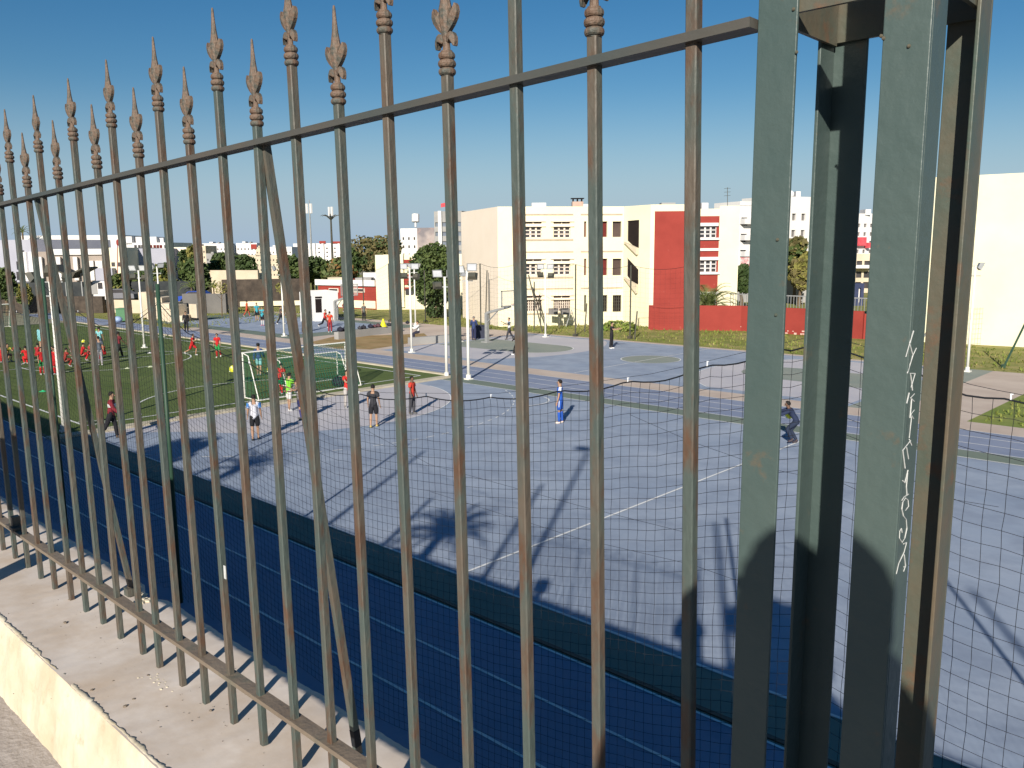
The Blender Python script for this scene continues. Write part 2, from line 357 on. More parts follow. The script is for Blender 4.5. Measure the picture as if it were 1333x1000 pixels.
# ================================================================== FENCE
def railz(x): return 6.797+.0316*x-.008
LEAN = -.020
topx = [-.611, -.774, -.928, -1.086, -1.248, -1.399, -1.554, -1.704, -1.865, -2.023, -2.177, -2.317, -2.476, -2.605, -2.767, -2.925, -3.075, -3.22, -3.457+.08]
topx += [-3.53, -3.69, -3.85, -4.0, -4.16, -4.32, -4.48, -4.64, -4.8, -4.96, -5.12]
fence = thing('metal_fence', 'long rusty green spear topped railing standing on the ledge', 'fence', (-1.5, 1.0, ZL))
FO = Vector(fence.location)
def bar_mesh(tall, name):
    k = MB(); h = .0085; zt = (.135 if tall else .035)
    # slightly chamfered square section
    c = .0018
    sec = [(-h+c, -h), (h-c, -h), (h, -h+c), (h, h-c), (h-c, h), (-h+c, h), (-h, h-c), (-h, -h+c)]
    nz = 2
    vs = []
    for zz in (-1.49, zt): vs += [(x, y, zz) for x, y in sec]
    fs = [tuple(range(8))[::-1], tuple(range(8, 16))] + [(i, (i+1) % 8, (i+1) % 8+8, i+8) for i in range(8)]
    k.add(vs, fs); return k.mesh(name, m_bar)
def lathe(k, prof, n=14, org=(0, 0, 0), mi=0):
    vs = []; o_ = Vector(org)
    for z_, r in prof:
        for j in range(n):
            a = 2*math.pi*j/n; vs.append(o_+Vector((r*math.cos(a), r*math.sin(a), z_)))
    fs = [(i*n+j, i*n+(j+1) % n, (i+1)*n+(j+1) % n, (i+1)*n+j) for i in range(len(prof)-1) for j in range(n)]
    fs.append(tuple(range(n))[::-1]); fs.append(tuple(range((len(prof)-1)*n, len(prof)*n)))
    k.add(vs, fs, mi)
def finial_mesh():
    k = MB()
    # three-ring collar
    prof = [(0, .010)]
    for c_, rr, hh in ((.007, .0150, .006), (.020, .0155, .0065), (.033, .0145, .006)):
        for q in range(-3, 4):
            a = q/3*math.pi/2; prof.append((c_+hh*math.sin(a), .0100+(rr-.0100)*math.cos(a)))
    prof.append((.041, .010)); lathe(k, prof)
    # stem and spear, flattened
    lathe_b = MB(); lathe(lathe_b, [(.04, .0075), (.055, .007), (.07, .009), (.085, .012), (.097, .0135), (.103, .0125), (.107, .0135), (.118, .0105), (.135, .0075), (.16, .0048), (.178, .0036), (.184, .0022)], 10)
    for v in lathe_b.v: v.y *= .75
    k.v and k.add(lathe_b.v, lathe_b.f)
    # leaves: outward-curling lobes, two each side
    def leaf(side, pts):
        n = len(pts); f = [(side*x, -.0042, z_) for x, z_ in pts]; b_ = [(side*x, .0042, z_) for x, z_ in pts]
        cx = sum(p[0] for p in pts)/n; cz = sum(p[1] for p in pts)/n
        vs = f+b_+[(side*cx, -.0085, cz), (side*cx, .0085, cz)]
        fs = [(i, (i+1) % n, n+(i+1) % n, n+i) for i in range(n)]
        fs += [(2*n, (i+1) % n, i) for i in range(n)] + [(2*n+1, n+i, n+(i+1) % n) for i in range(n)]
        k.add(vs, fs)
    for s_ in (-1, 1):
        leaf(s_, [(.004, .066), (.010, .071), (.019, .079), (.027, .089), (.0305, .099), (.029, .108), (.025, .1125), (.0225, .106), (.019, .100), (.0155, .0965), (.0135, .101), (.0115, .1055), (.008, .100), (.004, .088)])
        leaf(s_, [(.003, .064), (.008, .0685), (.014, .070), (.020, .0665), (.0235, .060), (.024, .053), (.0225, .0455), (.0195, .0455), (.0185, .052), (.0155, .057), (.011, .0575), (.007, .053), (.003, .055)])
    return k.mesh('finial', m_fin)
bm_t = bar_mesh(True, 'bar'); bm_s = bar_mesh(False, 'bar'); fin = finial_mesh()
for i, x in enumerate(topx):
    tall = i % 2 == 0
    o = bpy.data.objects.new('bar', bm_t if tall else bm_s); COL.objects.link(o); o.parent = fence
    rz_ = railz(x)
    o.location = Vector((x, 1.0, rz_)) - FO
    o.rotation_euler = (math.radians(random.uniform(-.15, .15)), math.atan(LEAN)+math.radians(random.uniform(-.12, .12)), 0)
    o.scale = (1, 1, 1)
    f = bpy.data.objects.new('finial', fin); COL.objects.link(f); f.parent = o; f.location = (0, 0, .135 if tall else .035)
    f.rotation_euler = (0, 0, math.radians(random.uniform(-4, 4)))
# rails: a single flat bar each, bars pass through
k = MB()
k.bar((-5.4, 1.0, railz(-5.4)), (-.523, 1.0, railz(-.523)), .034, .012); k.obj('top_rail', m_rail, fence)
k = MB(); k.bar((-5.4, 1.0, 5.372), (-.523, 1.0, 5.372), .036, .012); k.obj('bottom_rail', m_raillo, fence)
# rear stays
k = MB(); k.bar((-1.695, 1.012, railz(-1.69)-.0062), (-1.615, 1.135, ZL+.01), .017, .017); st = k.obj('stay', m_bar, fence, label='loose stay bar leaning back from the top rail')
st2 = MB(); a = Vector((-1.695, 1.012, railz(-1.69)-.0062)); b = Vector((-1.615, 1.135, ZL+.01)); q = b-a
st2.bar(a+q*.955, a+q*.985, .0182, .0182); st2.obj('tape_band', m_net, st)
k = MB(); k.bar((-3.175, 1.012, railz(-3.17)-.0062), (-3.06, 1.17, ZL+.01), .017, .017); st = k.obj('stay', m_bar, fence, label='stay bar at the far left ending in broken mortar')
k = MB(); k.box((-3.06, 1.165, ZL+.02), (.035, .035, .03)); k.obj('foot_plate', m_bar, st)
k = MB(); k.box((-3.77, 1.0, 5.385), (.09, .05, .012)); k.box((-3.77, 1.0, 5.40), (.03, .03, .06)); k.obj('rail_joint', m_rail, fence)
# peeled chip and blobs on one bar
p = PL(293, 745, Vector((-5, .9905)), Vector((0, .9905)))
k = MB(); bx_ = -1.865-LEAN*0+.0
k.box((-5+p[0], .9900, p[1]), (.010, .0016, .036)); k.obj('paint_chip', m_scratch, fence)

# lattice pillar of four steel angles
XL, XR, YF, YB = -.521, -.318, 1.0, 1.226
pil = thing('lattice_pillar', 'green steel pillar of four angle irons at the fence end, scratched and rusty', 'pillar', (-.42, 1.11, ZL))
PZ1 = 7.35; t_ = .005; wd = .051
def angle(cx, cy, sx, sy, m1):
    k = MB(); zc = (ZL+.001+PZ1)/2; h = PZ1-ZL-.001
    k.box((cx+sx*wd/2, cy+sy*t_/2, zc), (wd, t_, h))
    k.box((cx+sx*t_/2, cy+sy*(t_+(wd-t_)/2)+sy*.0, zc), (t_, wd-t_-.0006, h))
    o = k.obj('angle_leg', m1, pil, fix=True)
    md = o.modifiers.new('bevel', 'BEVEL'); md.width = .0012; md.segments = 2; md.limit_method = 'ANGLE'
    return o
angle(XL, YF, 1, 1, m_post); angle(XR, YF, -1, 1, m_post); angle(XL, YB, 1, -1, m_post); angle(XR, YB, -1, -1, m_postr)
for zc in (6.807+.0, 5.42):
    zt = zc
    k = MB(); k.box(((XL+XR)/2, YF+t_+.004, zt), (XR-XL-.012, .006, .058)); k.obj('cross_plate', m_postr, pil)
    k = MB(); k.box(((XL+XR)/2, YB-t_-.004, zt+.005), (XR-XL-.012, .006, .058)); k.obj('cross_plate', m_postr, pil)
    k = MB(); k.box((XL+t_+.004, (YF+YB)/2, zt), (.006, YB-YF-.03, .058)); k.obj('cross_plate', m_postr, pil)
    k = MB(); k.box((XR-t_-.004, (YF+YB)/2, zt+.012), (.006, YB-YF-.03, .058)); k.obj('cross_plate', m_postr, pil)
# scratched writing on the right front angle (traced letter strokes)
def zm(ox, oy, sc, pts): return [(ox+x/sc, oy+y/sc) for x, y in pts]
ST = [zm(1150, 420, 5.557, s) for s in [
    [(218, 60), (190, 150), (162, 248)], [(190, 152), (212, 232)], [(238, 185), (212, 240), (172, 368)],
    [(195, 368), (230, 368), (200, 470)], [(197, 375), (205, 440), (210, 490)], [(186, 508), (168, 585)], [(225, 515), (197, 545), (222, 570)],
    [(204, 550), (192, 690)], [(224, 632), (198, 665), (218, 695)], [(204, 680), (187, 835)], [(187, 845), (204, 888)]]]
ST += [zm(1150, 580, 5.557, s) for s in [
    [(196, -35), (140, 35), (157, 165)], [(168, 15), (182, 98)], [(178, 178), (155, 270), (140, 255)], [(175, 200), (166, 300), (170, 360)],
    [(133, 398), (150, 372), (182, 352)], [(160, 470), (182, 440), (178, 395), (160, 380), (140, 410), (133, 460), (145, 510), (165, 535), (170, 600), (155, 670), (135, 702), (116, 670), (118, 620), (130, 600), (135, 630)],
    [(145, 712), (168, 702), (150, 770), (112, 850), (93, 930)], [(150, 790), (160, 870), (145, 912)], [(148, 878), (160, 872)]]]
k = MB(); YG = YF-.0006
for s in ST:
    pp = []
    for (x, y) in s:
        d = ray(x, y)
        t = (YF-.0004)/d.y; P = CAM+d*t
        if P.x > XR+.0002:                     # runs over the corner onto the side flange
            t = (XR+.0004)/d.x; P = CAM+d*t
        pp.append(P)
    for a, b in zip(pp[:-1], pp[1:]): k.tube([a, b], random.uniform(.00045, .00078), 5)
k.obj('scratched_writing', m_scratch, pil, fix=False, label='white scratched hand lettering running down the angle iron')
# weld blobs
k = MB()
for (x, y) in [(1147, 47), (1037, 68), (1033, 12), (1012, 312), (1010, 410), (1183, 60), (1150, 50)]:
    d = ray(x, y); P = CAM+d*((YF-.001)/d.y); k.ball(P, .0022, 6, 5)
k.obj('weld_bead', m_postr, pil)

# ================================================================== BALL NET
NY = 6.5
net = thing('ball_net', 'tall black mesh ball net hung on green poles between fence and court', 'net', (-8.5, NY, 0))
cordpts = [(-26.5, 5.75), (-24, 5.1), (-22, 5.1), (-20.55, 5.80), (-19.0, 5.35), (-17.5, 5.1), (-16, 5.2), (-14.71, 5.62), (-13.71, 5.191), (-12.501, 4.929), (-11.258, 4.733), (-9.553, 4.60), (-8.367, 4.676), (-6.439, 4.879), (-5.436, 5.068), (-4.232, 5.33), (-3.718, 5.49), (-3.182, 5.647), (-2.75, 5.78), (-2.419, 5.712), (-1.689, 5.496), (-1.40, 5.457), (-.6, 5.40), (.6, 5.45), (2.0, 5.75)]
def cz(x):
    for a, b in zip(cordpts[:-1], cordpts[1:]):
        if a[0] <= x <= b[0]: return a[1]+(b[1]-a[1])*(x-a[0])/(b[0]-a[0])
    return 5.5
posts = [-26.5, -20.545, -14.713, -2.75, 2.0]
for x in posts:
    k = MB(); k.tube([(x, NY, 0), (x, NY, 5.95)], .038, 8); k.obj('pole', m_poleg, net, smooth=True)
k = MB(); xs = [-26.5+i*.12 for i in range(int(28.5/.12)+1)]
# scallops between clips
clips = [-24.6, -22.6, -18.6, -16.7, -13.2, -11.7, -10.2, -8.9, -7.55, -6.45, -5.436, -4.6, -3.75, -3.1, -2.05, -1.38, -.6, .3, 1.2]
def scal(x):
    al = sorted(clips+posts)
    for a, b in zip(al[:-1], al[1:]):
        if a <= x <= b:
            f = (x-a)/(b-a); return -.05*4*f*(1-f)
    return 0
k.tube([(x, NY, cz(x)+scal(x)) for x in xs], .007, 5); k.obj('top_cord', m_cord, net, smooth=True)
k = MB()
for a, b in zip(posts[:-1], posts[1:]):
    pts = []
    sag = max(0.0, (min(cz(a+(b-a)*i/20) for i in range(21))))
    for i in range(31):
        f = i/30; x = a+(b-a)*f; pts.append((x, NY+.01, cz(x)+.035))
    k.tube(pts, .0025, 4)
k.obj('carrier_wire', m_cord, net)
k = MB(); k.box((0, 0, .010), (.009, .009, .045)); k.box((.004, 0, .030), (.02, .007, .006)); clm = k.mesh('clip', m_clip)
for x in clips:
    o = bpy.data.objects.new('clip', clm); COL.objects.link(o); o.parent = net; o.location = Vector((x, NY, cz(x)))-Vector(net.location)
# mesh cells
k = MB(); ms = .106; r = .0023
def seg(a, b, rr=r):
    t = (b-a)
    n1 = Vector((0, 1, 0)); n2 = t.cross(n1)
    if n2.length < 1e-7: return
    n2.normalize(); off = [n1*rr, (n1*-.5+n2*.866)*rr, (n1*-.5-n2*.866)*rr]
    k.v += [a+o_ for o_ in off]+[b+o_ for o_ in off]; b0 = len(k.v)-6
    for i in range(3): k.f.append([b0+i, b0+(i+1) % 3, b0+3+(i+1) % 3, b0+3+i]); k.m.append(0)
xs = []; x = -26.5
while x < 2.0:
    xs.append(x); x += ms if x < -2.6 else .132
rowsn = 56
grid = []
for i, x in enumerate(xs):
    col_ = []; zt = cz(x)+scal(x); sc0 = scal(x); mz = ms if x < -2.75 else .135
    zz = zt
    for j in range(rowsn):
        jx = .012*noise.noise(Vector((i*.35, j*.35, 0)))+.006*noise.noise(Vector((i*1.7, j*1.7, 4)))
        jy = .03*noise.noise(Vector((i*.05, j*.06, 7)))
        jz = .010*noise.noise(Vector((i*.5, j*.5, 9)))+.012*noise.noise(Vector((i*.08, j*.1, 2)))*(j > 0)
        if zz < .02: break
        col_.append(Vector((x+jx*(j > 0), NY+jy*(j > 0), zz+jz*(j > 0)))); zz -= mz
    grid.append([p_-Vector((0, 0, sc0*(1-math.exp(-q_/5)))) for q_, p_ in enumerate(col_)])
for i, c_ in enumerate(grid):
    for j in range(len(c_)-1): seg(c_[j], c_[j+1])
    if i+1 < len(grid):
        d_ = grid[i+1]
        for j in range(1, min(len(c_), len(d_))): seg(c_[j], d_[j])
o = k.obj('mesh_netting', m_net, net, kind='stuff', fix=False)
# two long thin mending cords running across the netting
k = MB()
for pts in [[(430, 535), (560, 605), (760, 660), (900, 695)], [(820, 540), (900, 575), (1000, 610), (1040, 618), (1300, 660)], [(560, 640), (750, 700), (900, 735), (1000, 770)]]:
    q = []
    for (x, y) in pts:
        d = ray(x, y); q.append(CAM+d*((NY+.02)/d.y))
    k.tube(q, .0018, 4)
k.obj('mending_cord', m_net, net)

# ================================================================== BUILDINGS
def wallpoly(k, A, B, outer, holes, depth, mi=0, mr=0, inward=None):
    """vertical wall through A,B (2D); outer/holes are lists of (u,z); reveals go inward by depth"""
    e = (B-A).normalized(); n = Vector((-e.y, e.x))
    mid = (A+B)/2
    if n.dot(mid) < 0: n = -n             # away from the camera
    if inward: n = -n
    P = lambda u, z_, d=0: Vector((A.x+e.x*u+n.x*d, A.y+e.y*u+n.y*d, z_))
    loops = [[Vector((u, z_, 0)) for u, z_ in outer]]+[[Vector((u, z_, 0)) for u, z_ in h] for h in holes]
    tri = tessellate_polygon(loops); flat = [p for l in loops for p in l]
    k.add([P(p.x, p.y) for p in flat], [t for t in tri], mi)
    for h in holes:
        m_ = len(h); vs = [P(u, z_) for u, z_ in h]+[P(u, z_, depth) for u, z_ in h]
        k.add(vs, [(i, (i+1) % m_, (i+1) % m_+m_, i+m_) for i in range(m_)], mr)
    return P, n
def rc(u0, u1, a, b): return [(u0, a), (u1, a), (u1, b), (u0, b)]
def pane(parent, P, h, depth, m, name='window', bars=None, mf=None, t=.05):
    k = MB(); k.add([P(u, z_, depth) for u, z_ in h], [tuple(range(len(h)))]); o = k.obj(name, m, parent, fix=False)
    if bars:
        nc, nr = bars; u0 = min(p[0] for p in h); u1 = max(p[0] for p in h); a = min(p[1] for p in h); b = max(p[1] for p in h)
        k = MB(); d = depth-.05
        def bx(u, v, z_, z2): 
            q = [P(u, z_, d), P(v, z_, d), P(v, z2, d), P(u, z2, d), P(u, z_, d+.04), P(v, z_, d+.04), P(v, z2, d+.04), P(u, z2, d+.04)]
            k.add(q, [(0, 1, 2, 3), (4, 5, 6, 7), (0, 1, 5, 4), (1, 2, 6, 5), (2, 3, 7, 6), (3, 0, 4, 7)])
        for i in range(nc+1):
            u = u0+(u1-u0)*i/nc; tt = t*(1 if 0 < i < nc else .8); bx(max(u0, u-tt), min(u1, u+tt), a, b)
        for j in range(nr+1):
            z_ = a+(b-a)*j/nr; tt = t*.5; bx(u0, u1, max(a, z_-tt), min(b, z_+tt))
        k.obj('frame', mf or m_frame, o)
    return o
def strip(parent, A, B, u0, u1, za, zb, proud, m, name='moulding'):
    e = (B-A).normalized(); n = Vector((-e.y, e.x))
    if n.dot((A+B)/2) > 0: n = -n
    k = MB(); vs = []
    for d in (0.003, proud):
        for (u, z_) in ((u0, za), (u1, za), (u1, zb), (u0, zb)): vs.append((A.x+e.x*u+n.x*d, A.y+e.y*u+n.y*d, z_))
    k.add(vs, [(0, 1, 2, 3), (4, 5, 6, 7), (0, 1, 5, 4), (1, 2, 6, 5), (2, 3, 7, 6), (3, 0, 4, 7)]); return k.obj(name, m, parent)
def back_of(A, B, dist):
    e = (B-A).normalized(); n = Vector((-e.y, e.x))
    if n.dot((A+B)/2) < 0: n = -n
    return A+n*dist, B+n*dist

# ---- school
ZT = 10.05
pA = XY(648, 70.2); pM = XY(811.5, 71.6); pB = XY(846, 68.9); pR = XY(892.5, 68.9); pC = XY(601, 80)
pR2 = XY(872, 80); pW0 = XY(889, 78); pW1 = XY(935.5, 78); pW2 = XY(961.5, 78)
sch = thing('school_building', 'three storey cream school building with red stair block and white framed windows', 'building', (pA.x, pA.y, 0))
# end wall
k = MB(); wallpoly(k, pA, pC, rc(0, (pC-pA).length, 0, ZT), [], .2); k.obj('wall', m_creamp, sch, fix=False, label='plain cream end wall')
# front 1
holes = []; wins = []
def hpoly(pts, A, B): return [PL(x, y, A, B) for x, y in pts]
for (ya, yb, yc, yd) in [(288.7, 291.6, 295.2, 309.6), (337.3, 340.4, 343.4, 357.6), (385.0, 388.2, 390.3, 405.2)]:
    for (xa, xb) in [(683.5, 705.3), (720.6, 742.4)]:
        for (y0_, y1_) in ((ya, yb), (yc, yd)):
            h = hpoly([(xa, y1_), (xb, y1_), (xb, y0_), (xa, y0_)], pA, pM)
            u0 = h[0][0]; u1 = h[1][0]; a = (h[0][1]+h[1][1])/2; b = (h[2][1]+h[3][1])/2; h = rc(u0, u1, a, b)
            holes.append(h); wins.append((h, 'w' if y0_ == yc else 't', ya > 380))
for (y0_, y1_) in [(288.3, 308.6), (336.8, 358.5), (384.3, 406)]:
    for j, (xa, xb) in enumerate([(760.3, 763.2), (768.5, 777), (781, 790.4), (797.4, 808.8)]):
        h = hpoly([(xa, y1_), (xb, y1_), (xb, y0_), (xa, y0_)], pA, pM); h = rc(h[0][0], h[1][0], (h[0][1]+h[1][1])/2, (h[2][1]+h[3][1])/2)
        holes.append(h); wins.append((h, 's%d' % j, y0_ > 380))
k = MB(); LM = (pM-pA).length
P1, n1 = wallpoly(k, pA, pM, rc(0, LM, 0, ZT), holes, .32); k.obj('wall', m_cream, sch, fix=False)
for h, kd, low in wins:
    if kd == 'w': pane(sch, P1, h, .2, m_glass if not low else m_glassb, bars=(3, 3) if not low else (9, 4), t=.075 if not low else .03, mf=m_frame)
    elif kd == 't': pane(sch, P1, h, .2, m_glassb, bars=(2, 1), t=.04)
    else:
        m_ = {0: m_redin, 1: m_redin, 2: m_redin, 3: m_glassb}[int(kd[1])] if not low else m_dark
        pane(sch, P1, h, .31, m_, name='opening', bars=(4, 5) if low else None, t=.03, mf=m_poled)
for yy, w_ in [(279.3, .05), (312.2, .07), (327.8, .05), (361.3, .07), (375.7, .05), (408.2, .06)]:
    z_ = PL(725, yy, pA, pM)[1]; ua = PL(678, yy, pA, pM)[0]; ub = PL(746, yy, pA, pM)[0]; uc = PL(756, yy, pA, pM)[0]; ud = PL(811, yy, pA, pM)[0]
    strip(sch, pA, pM, ua, ub, z_-w_, z_+w_, .06, m_mould)
    if w_ == .05: strip(sch, pA, pM, uc, ud-.05, z_-w_, z_+w_, .06, m_mould)
for h, kd, low in wins:
    if kd in 'wt': strip(sch, pA, pM, h[0][0]-.25, h[1][0]+.3, h[2][1], h[2][1]+.07, .13, m_frame, 'lintel')
# front 2 with diagonal stair openings
h1 = hpoly([(816, 313.5), (825.3, 322.3), (831.6, 322.8), (832, 286.3), (816.3, 287.6)], pM, pB)
h2 = hpoly([(815.5, 359.4), (823.2, 369.2), (830.8, 370.4), (830.9, 351), (816, 335)], pM, pB)
k = MB(); LB = (pB-pM).length; P2, _ = wallpoly(k, pM, pB, rc(0, LB, 0, ZT), [h1, h2], .12); k.obj('wall', m_cream, sch, fix=False)
pane(sch, P2, h1, .115, m_dark, 'stair_opening'); pane(sch, P2, h2, .115, m_dark, 'stair_opening')  # flat near-black panes stand in for the shade of the deep interior
for h, (ox, oy) in ((h1, (831.5, 331.5)), (h2, (830.6, 382))):
    q = PL(ox, oy, pM, pB); k = MB(); k.add([P2(h[0][0]-.1, h[0][1]-.1, -.05), P2(h[2][0], h[2][1], -.05), P2(q[0], q[1], -.05), P2(h[0][0]-.1, h[0][1]-.1, -.3), P2(h[2][0], h[2][1], -.3), P2(q[0], q[1], -.3)], [(0, 1, 2), (3, 4, 5), (0, 1, 4, 3), (1, 2, 5, 4), (2, 0, 3, 5)]); k.obj('stair_sill', m_tanw, sch)
# red face
zr = PL(870, 275, pB, pR)[1]
k = MB(); LR = (pR-pB).length; ins = .35
P3, _ = wallpoly(k, pB, pR, [(0, 0), (ins, 0), (ins, zr), (LR, zr), (LR, ZT), (0, ZT)], [], .1); k.obj('wall', m_cream, sch, fix=False, label='cream parapet band over the red wall')
k = MB(); k.add([P3(ins, .0, .02), P3(LR, .0, .02), P3(LR, zr, .02), P3(ins, zr, .02)], [(0, 1, 2, 3)]); k.obj('red_wall', m_red, sch, fix=False)
k = MB(); wallpoly(k, pR, pW0, rc(0, (pW0-pR).length, 0, ZT), [], .1); k.obj('red_wall', m_red, sch, fix=False)
# recessed red wing with windows
holes = []; tg = []
for (ya, yb) in [(294.5, 309.6), (338.8, 354.4), (384, 400)]:
    for (xa, xb) in [(891.5, 902), (910.5, 932.3)]:
        h = hpoly([(xa, yb), (xb, yb), (xb, ya), (xa, ya)], pW0, pW1); h = rc(h[0][0], h[1][0], (h[0][1]+h[1][1])/2, (h[2][1]+h[3][1])/2); holes.append(h)
zc_ = PL(915, 272, pW0, pW1)[1]; zb_ = PL(915, 281.5, pW0, pW1)[1]
k = MB(); P4, _ = wallpoly(k, pW0, pW1, rc(0, (pW1-pW0).length, 0, zb_), holes, .25); k.obj('red_wall', m_red, sch, fix=False)
for h in holes: pane(sch, P4, h, .12, m_glass, bars=(3, 3), t=.08, mf=m_white)
for h in holes:
    strip(sch, pW0, pW1, h[0][0]-.15, h[1][0]+.15, h[2][1], h[2][1]+.3, .2, m_white, 'lintel'); strip(sch, pW0, pW1, h[0][0]-.15, h[1][0]+.3, h[0][1]-.2, h[0][1], .2, m_white, 'window_sill')
z_ = PL(915, 325, pW0, pW1)[1]; strip(sch, pW0, pW1, 0, (pW1-pW0).length, z_-.12, z_+.12, .12, m_white)
strip(sch, pW0, pW1, 0, (pW1-pW0).length, zb_, zc_, .02, m_cream, 'parapet')
k = MB(); ztt = PL(948, 268, pW1, pW2)[1]; wallpoly(k, pW1, pW2, rc(0, (pW2-pW1).length, 0, ztt), [], .2); k.obj('wall', m_cream, sch, fix=False)
q1, q2 = pW2, pW2+(pW2*.18); k = MB(); wallpoly(k, q1, q2, rc(0, (q2-q1).length, 0, ztt), [], .2); k.obj('wall', m_cream, sch, fix=False)
# roof slab and back walls
bC = pC+(pM-pA).normalized()*1.0
k = MB(); bk = XY(925, 92); poly = [pA, pM, pB, pR, pW0, XY(889, 92), pC+(pM-pA).normalized()*26, pC]
k.add([(p.x, p.y, ZT-.45) for p in poly], [t for t in tessellate_polygon([[Vector((p.x, p.y, 0)) for p in poly]])]); k.obj('roof', m_greyw, sch, fix=False)
k = MB(); k.add([(p.x, p.y, ztt-1.2) for p in (pW0, pW2, XY(961, 92), XY(889, 92))], [(0, 1, 2, 3)]); k.obj('roof', m_greyw, sch, fix=False)
pts = [XY(889, 92), pC+(pM-pA).normalized()*26, pC]
k = MB()
for a, b in zip(pts[:-1], pts[1:]): k.add([(a.x, a.y, 0), (b.x, b.y, 0), (b.x, b.y, ZT), (a.x, a.y, ZT)], [(0, 1, 2, 3)])
k.obj('wall', m_creamp, sch, fix=False)
def roofbox(px0, px1, py, dep, zb, dpt, m, name, parent, top=None):
    a = XY(px0, dep); b = XY(px1, dep); zt = D((px0+px1)/2, py, dep).z; e = (b-a); k = MB()
    c = (a+b)/2 + Vector((-e.normalized().y, e.normalized().x))*dpt/2
    k.box((c.x, c.y, (zb+zt)/2), (e.length, dpt, zt-zb), rz=math.atan2(e.y, e.x))
    o = k.obj(name, m, parent); return o, c, zt, e
roofbox(692.5, 711, 264.6, 73, ZT-.45, 1.5, m_white, 'water_tank', sch)
o, c, zt, e = roofbox(745, 759, 263, 74, ZT-.45, 1.2, mat('brick_pink', (.45, .30, .23), (.5, .36, .29), 5, .9), 'chimney', sch)
k = MB(); rzz = math.atan2(e.y, e.x)
for s in (-1, 0, 1): k.box((c.x+math.cos(rzz)*s*.38, c.y+math.sin(rzz)*s*.38, zt+.13), (.1, .6, .26), rz=rzz)
k.box((c.x, c.y, zt+.29), (1.15, .9, .06), rz=rzz); k.obj('chimney_cap', m_dark, o)
roofbox(759, 768, 266.3, 74, ZT-.45, 1.5, m_creamp, 'roof_shed', sch)
roofbox(860, 878, 264.4, 69, ZT-.45, 1, m_greyw, 'roof_vent', sch)
roofbox(912, 920.5, 264.6, 80, ztt-1.2, 1, m_white, 'water_tank', sch)
for (x, y0_, y1_, dep) in [(947, 268, 244, 82), (812.5, 267, 262, 72), (880.5, 266, 261, 70)]:
    a = D(x, y0_+8, dep); b = D(x, y1_, dep); k = MB(); k.tube([a, b], .03, 5)
    for j in range(3): zz = b.z-.1-.35*j; k.bar(Vector((b.x-.35, b.y, zz)), Vector((b.x+.35, b.y, zz)), .03)
    if y0_-y1_ > 10: k.obj('antenna', m_poled, sch)
# graffiti-worn red yard wall
rw = thing('yard_wall', 'low red painted yard wall with flaking base right of the school', 'wall', (-32, 60.5, 0))
a = Vector(XY(845.5, 66.5)); k = MB()
prev = None
poly = [(a.x, a.y+.05), (-32.0, 60.5), (-22.4, 60.3)]
for p, q in zip(poly[:-1], poly[1:]):
    p = Vector((*p, 0)); q = Vector((*q, 0)); k.bar((p.x, p.y, .98), (q.x, q.y, .98), .2, 2.0)
k.obj('masonry', m_red, rw); 
k = MB()
for i in range(26):
    f = random.random(); px_ = random.uniform(915, 1120); pt = Vector((-32.0-1.2+random.random()*10, 60.5)); 
    x = random.uniform(-33.5, -23); y = 60.5-(x+32)*.02-.106; s = random.uniform(.05, .22)
    k.box((x, y, random.uniform(.02, .35)), (s, .01, s*random.uniform(.3, .8)))
k.obj('paint_flake', mat('flake_pale', (.6, .42, .36), None), rw)
k = MB()
a = Vector((-22.4, 60.3)); b = Vector((-16.5, 66)); k.bar((a.x, a.y, .9), (b.x, b.y, .9), .2, 1.8); o = k.obj('yard_wall', m_red); tag(o, 'short red wall stretch angled back beside the gap before the big cream wall', 'wall')
# railings behind the red wall
rl = thing('street_railing', 'thin grey railing behind the red yard wall under the palm', 'railing', (-30, 66, 0))
k = MB()
for i in range(70):
    x = -36+i*.25; k.box((x, 66, 1.3), (.04, .04, 2.6))
k.obj('picket', m_metal, rl); k = MB(); k.box((-27.3, 66, 2.55), (17.6, .06, .08)); k.box((-27.3, 66, .35), (17.6, .3, .7)); k.obj('rail', m_metal, rl)

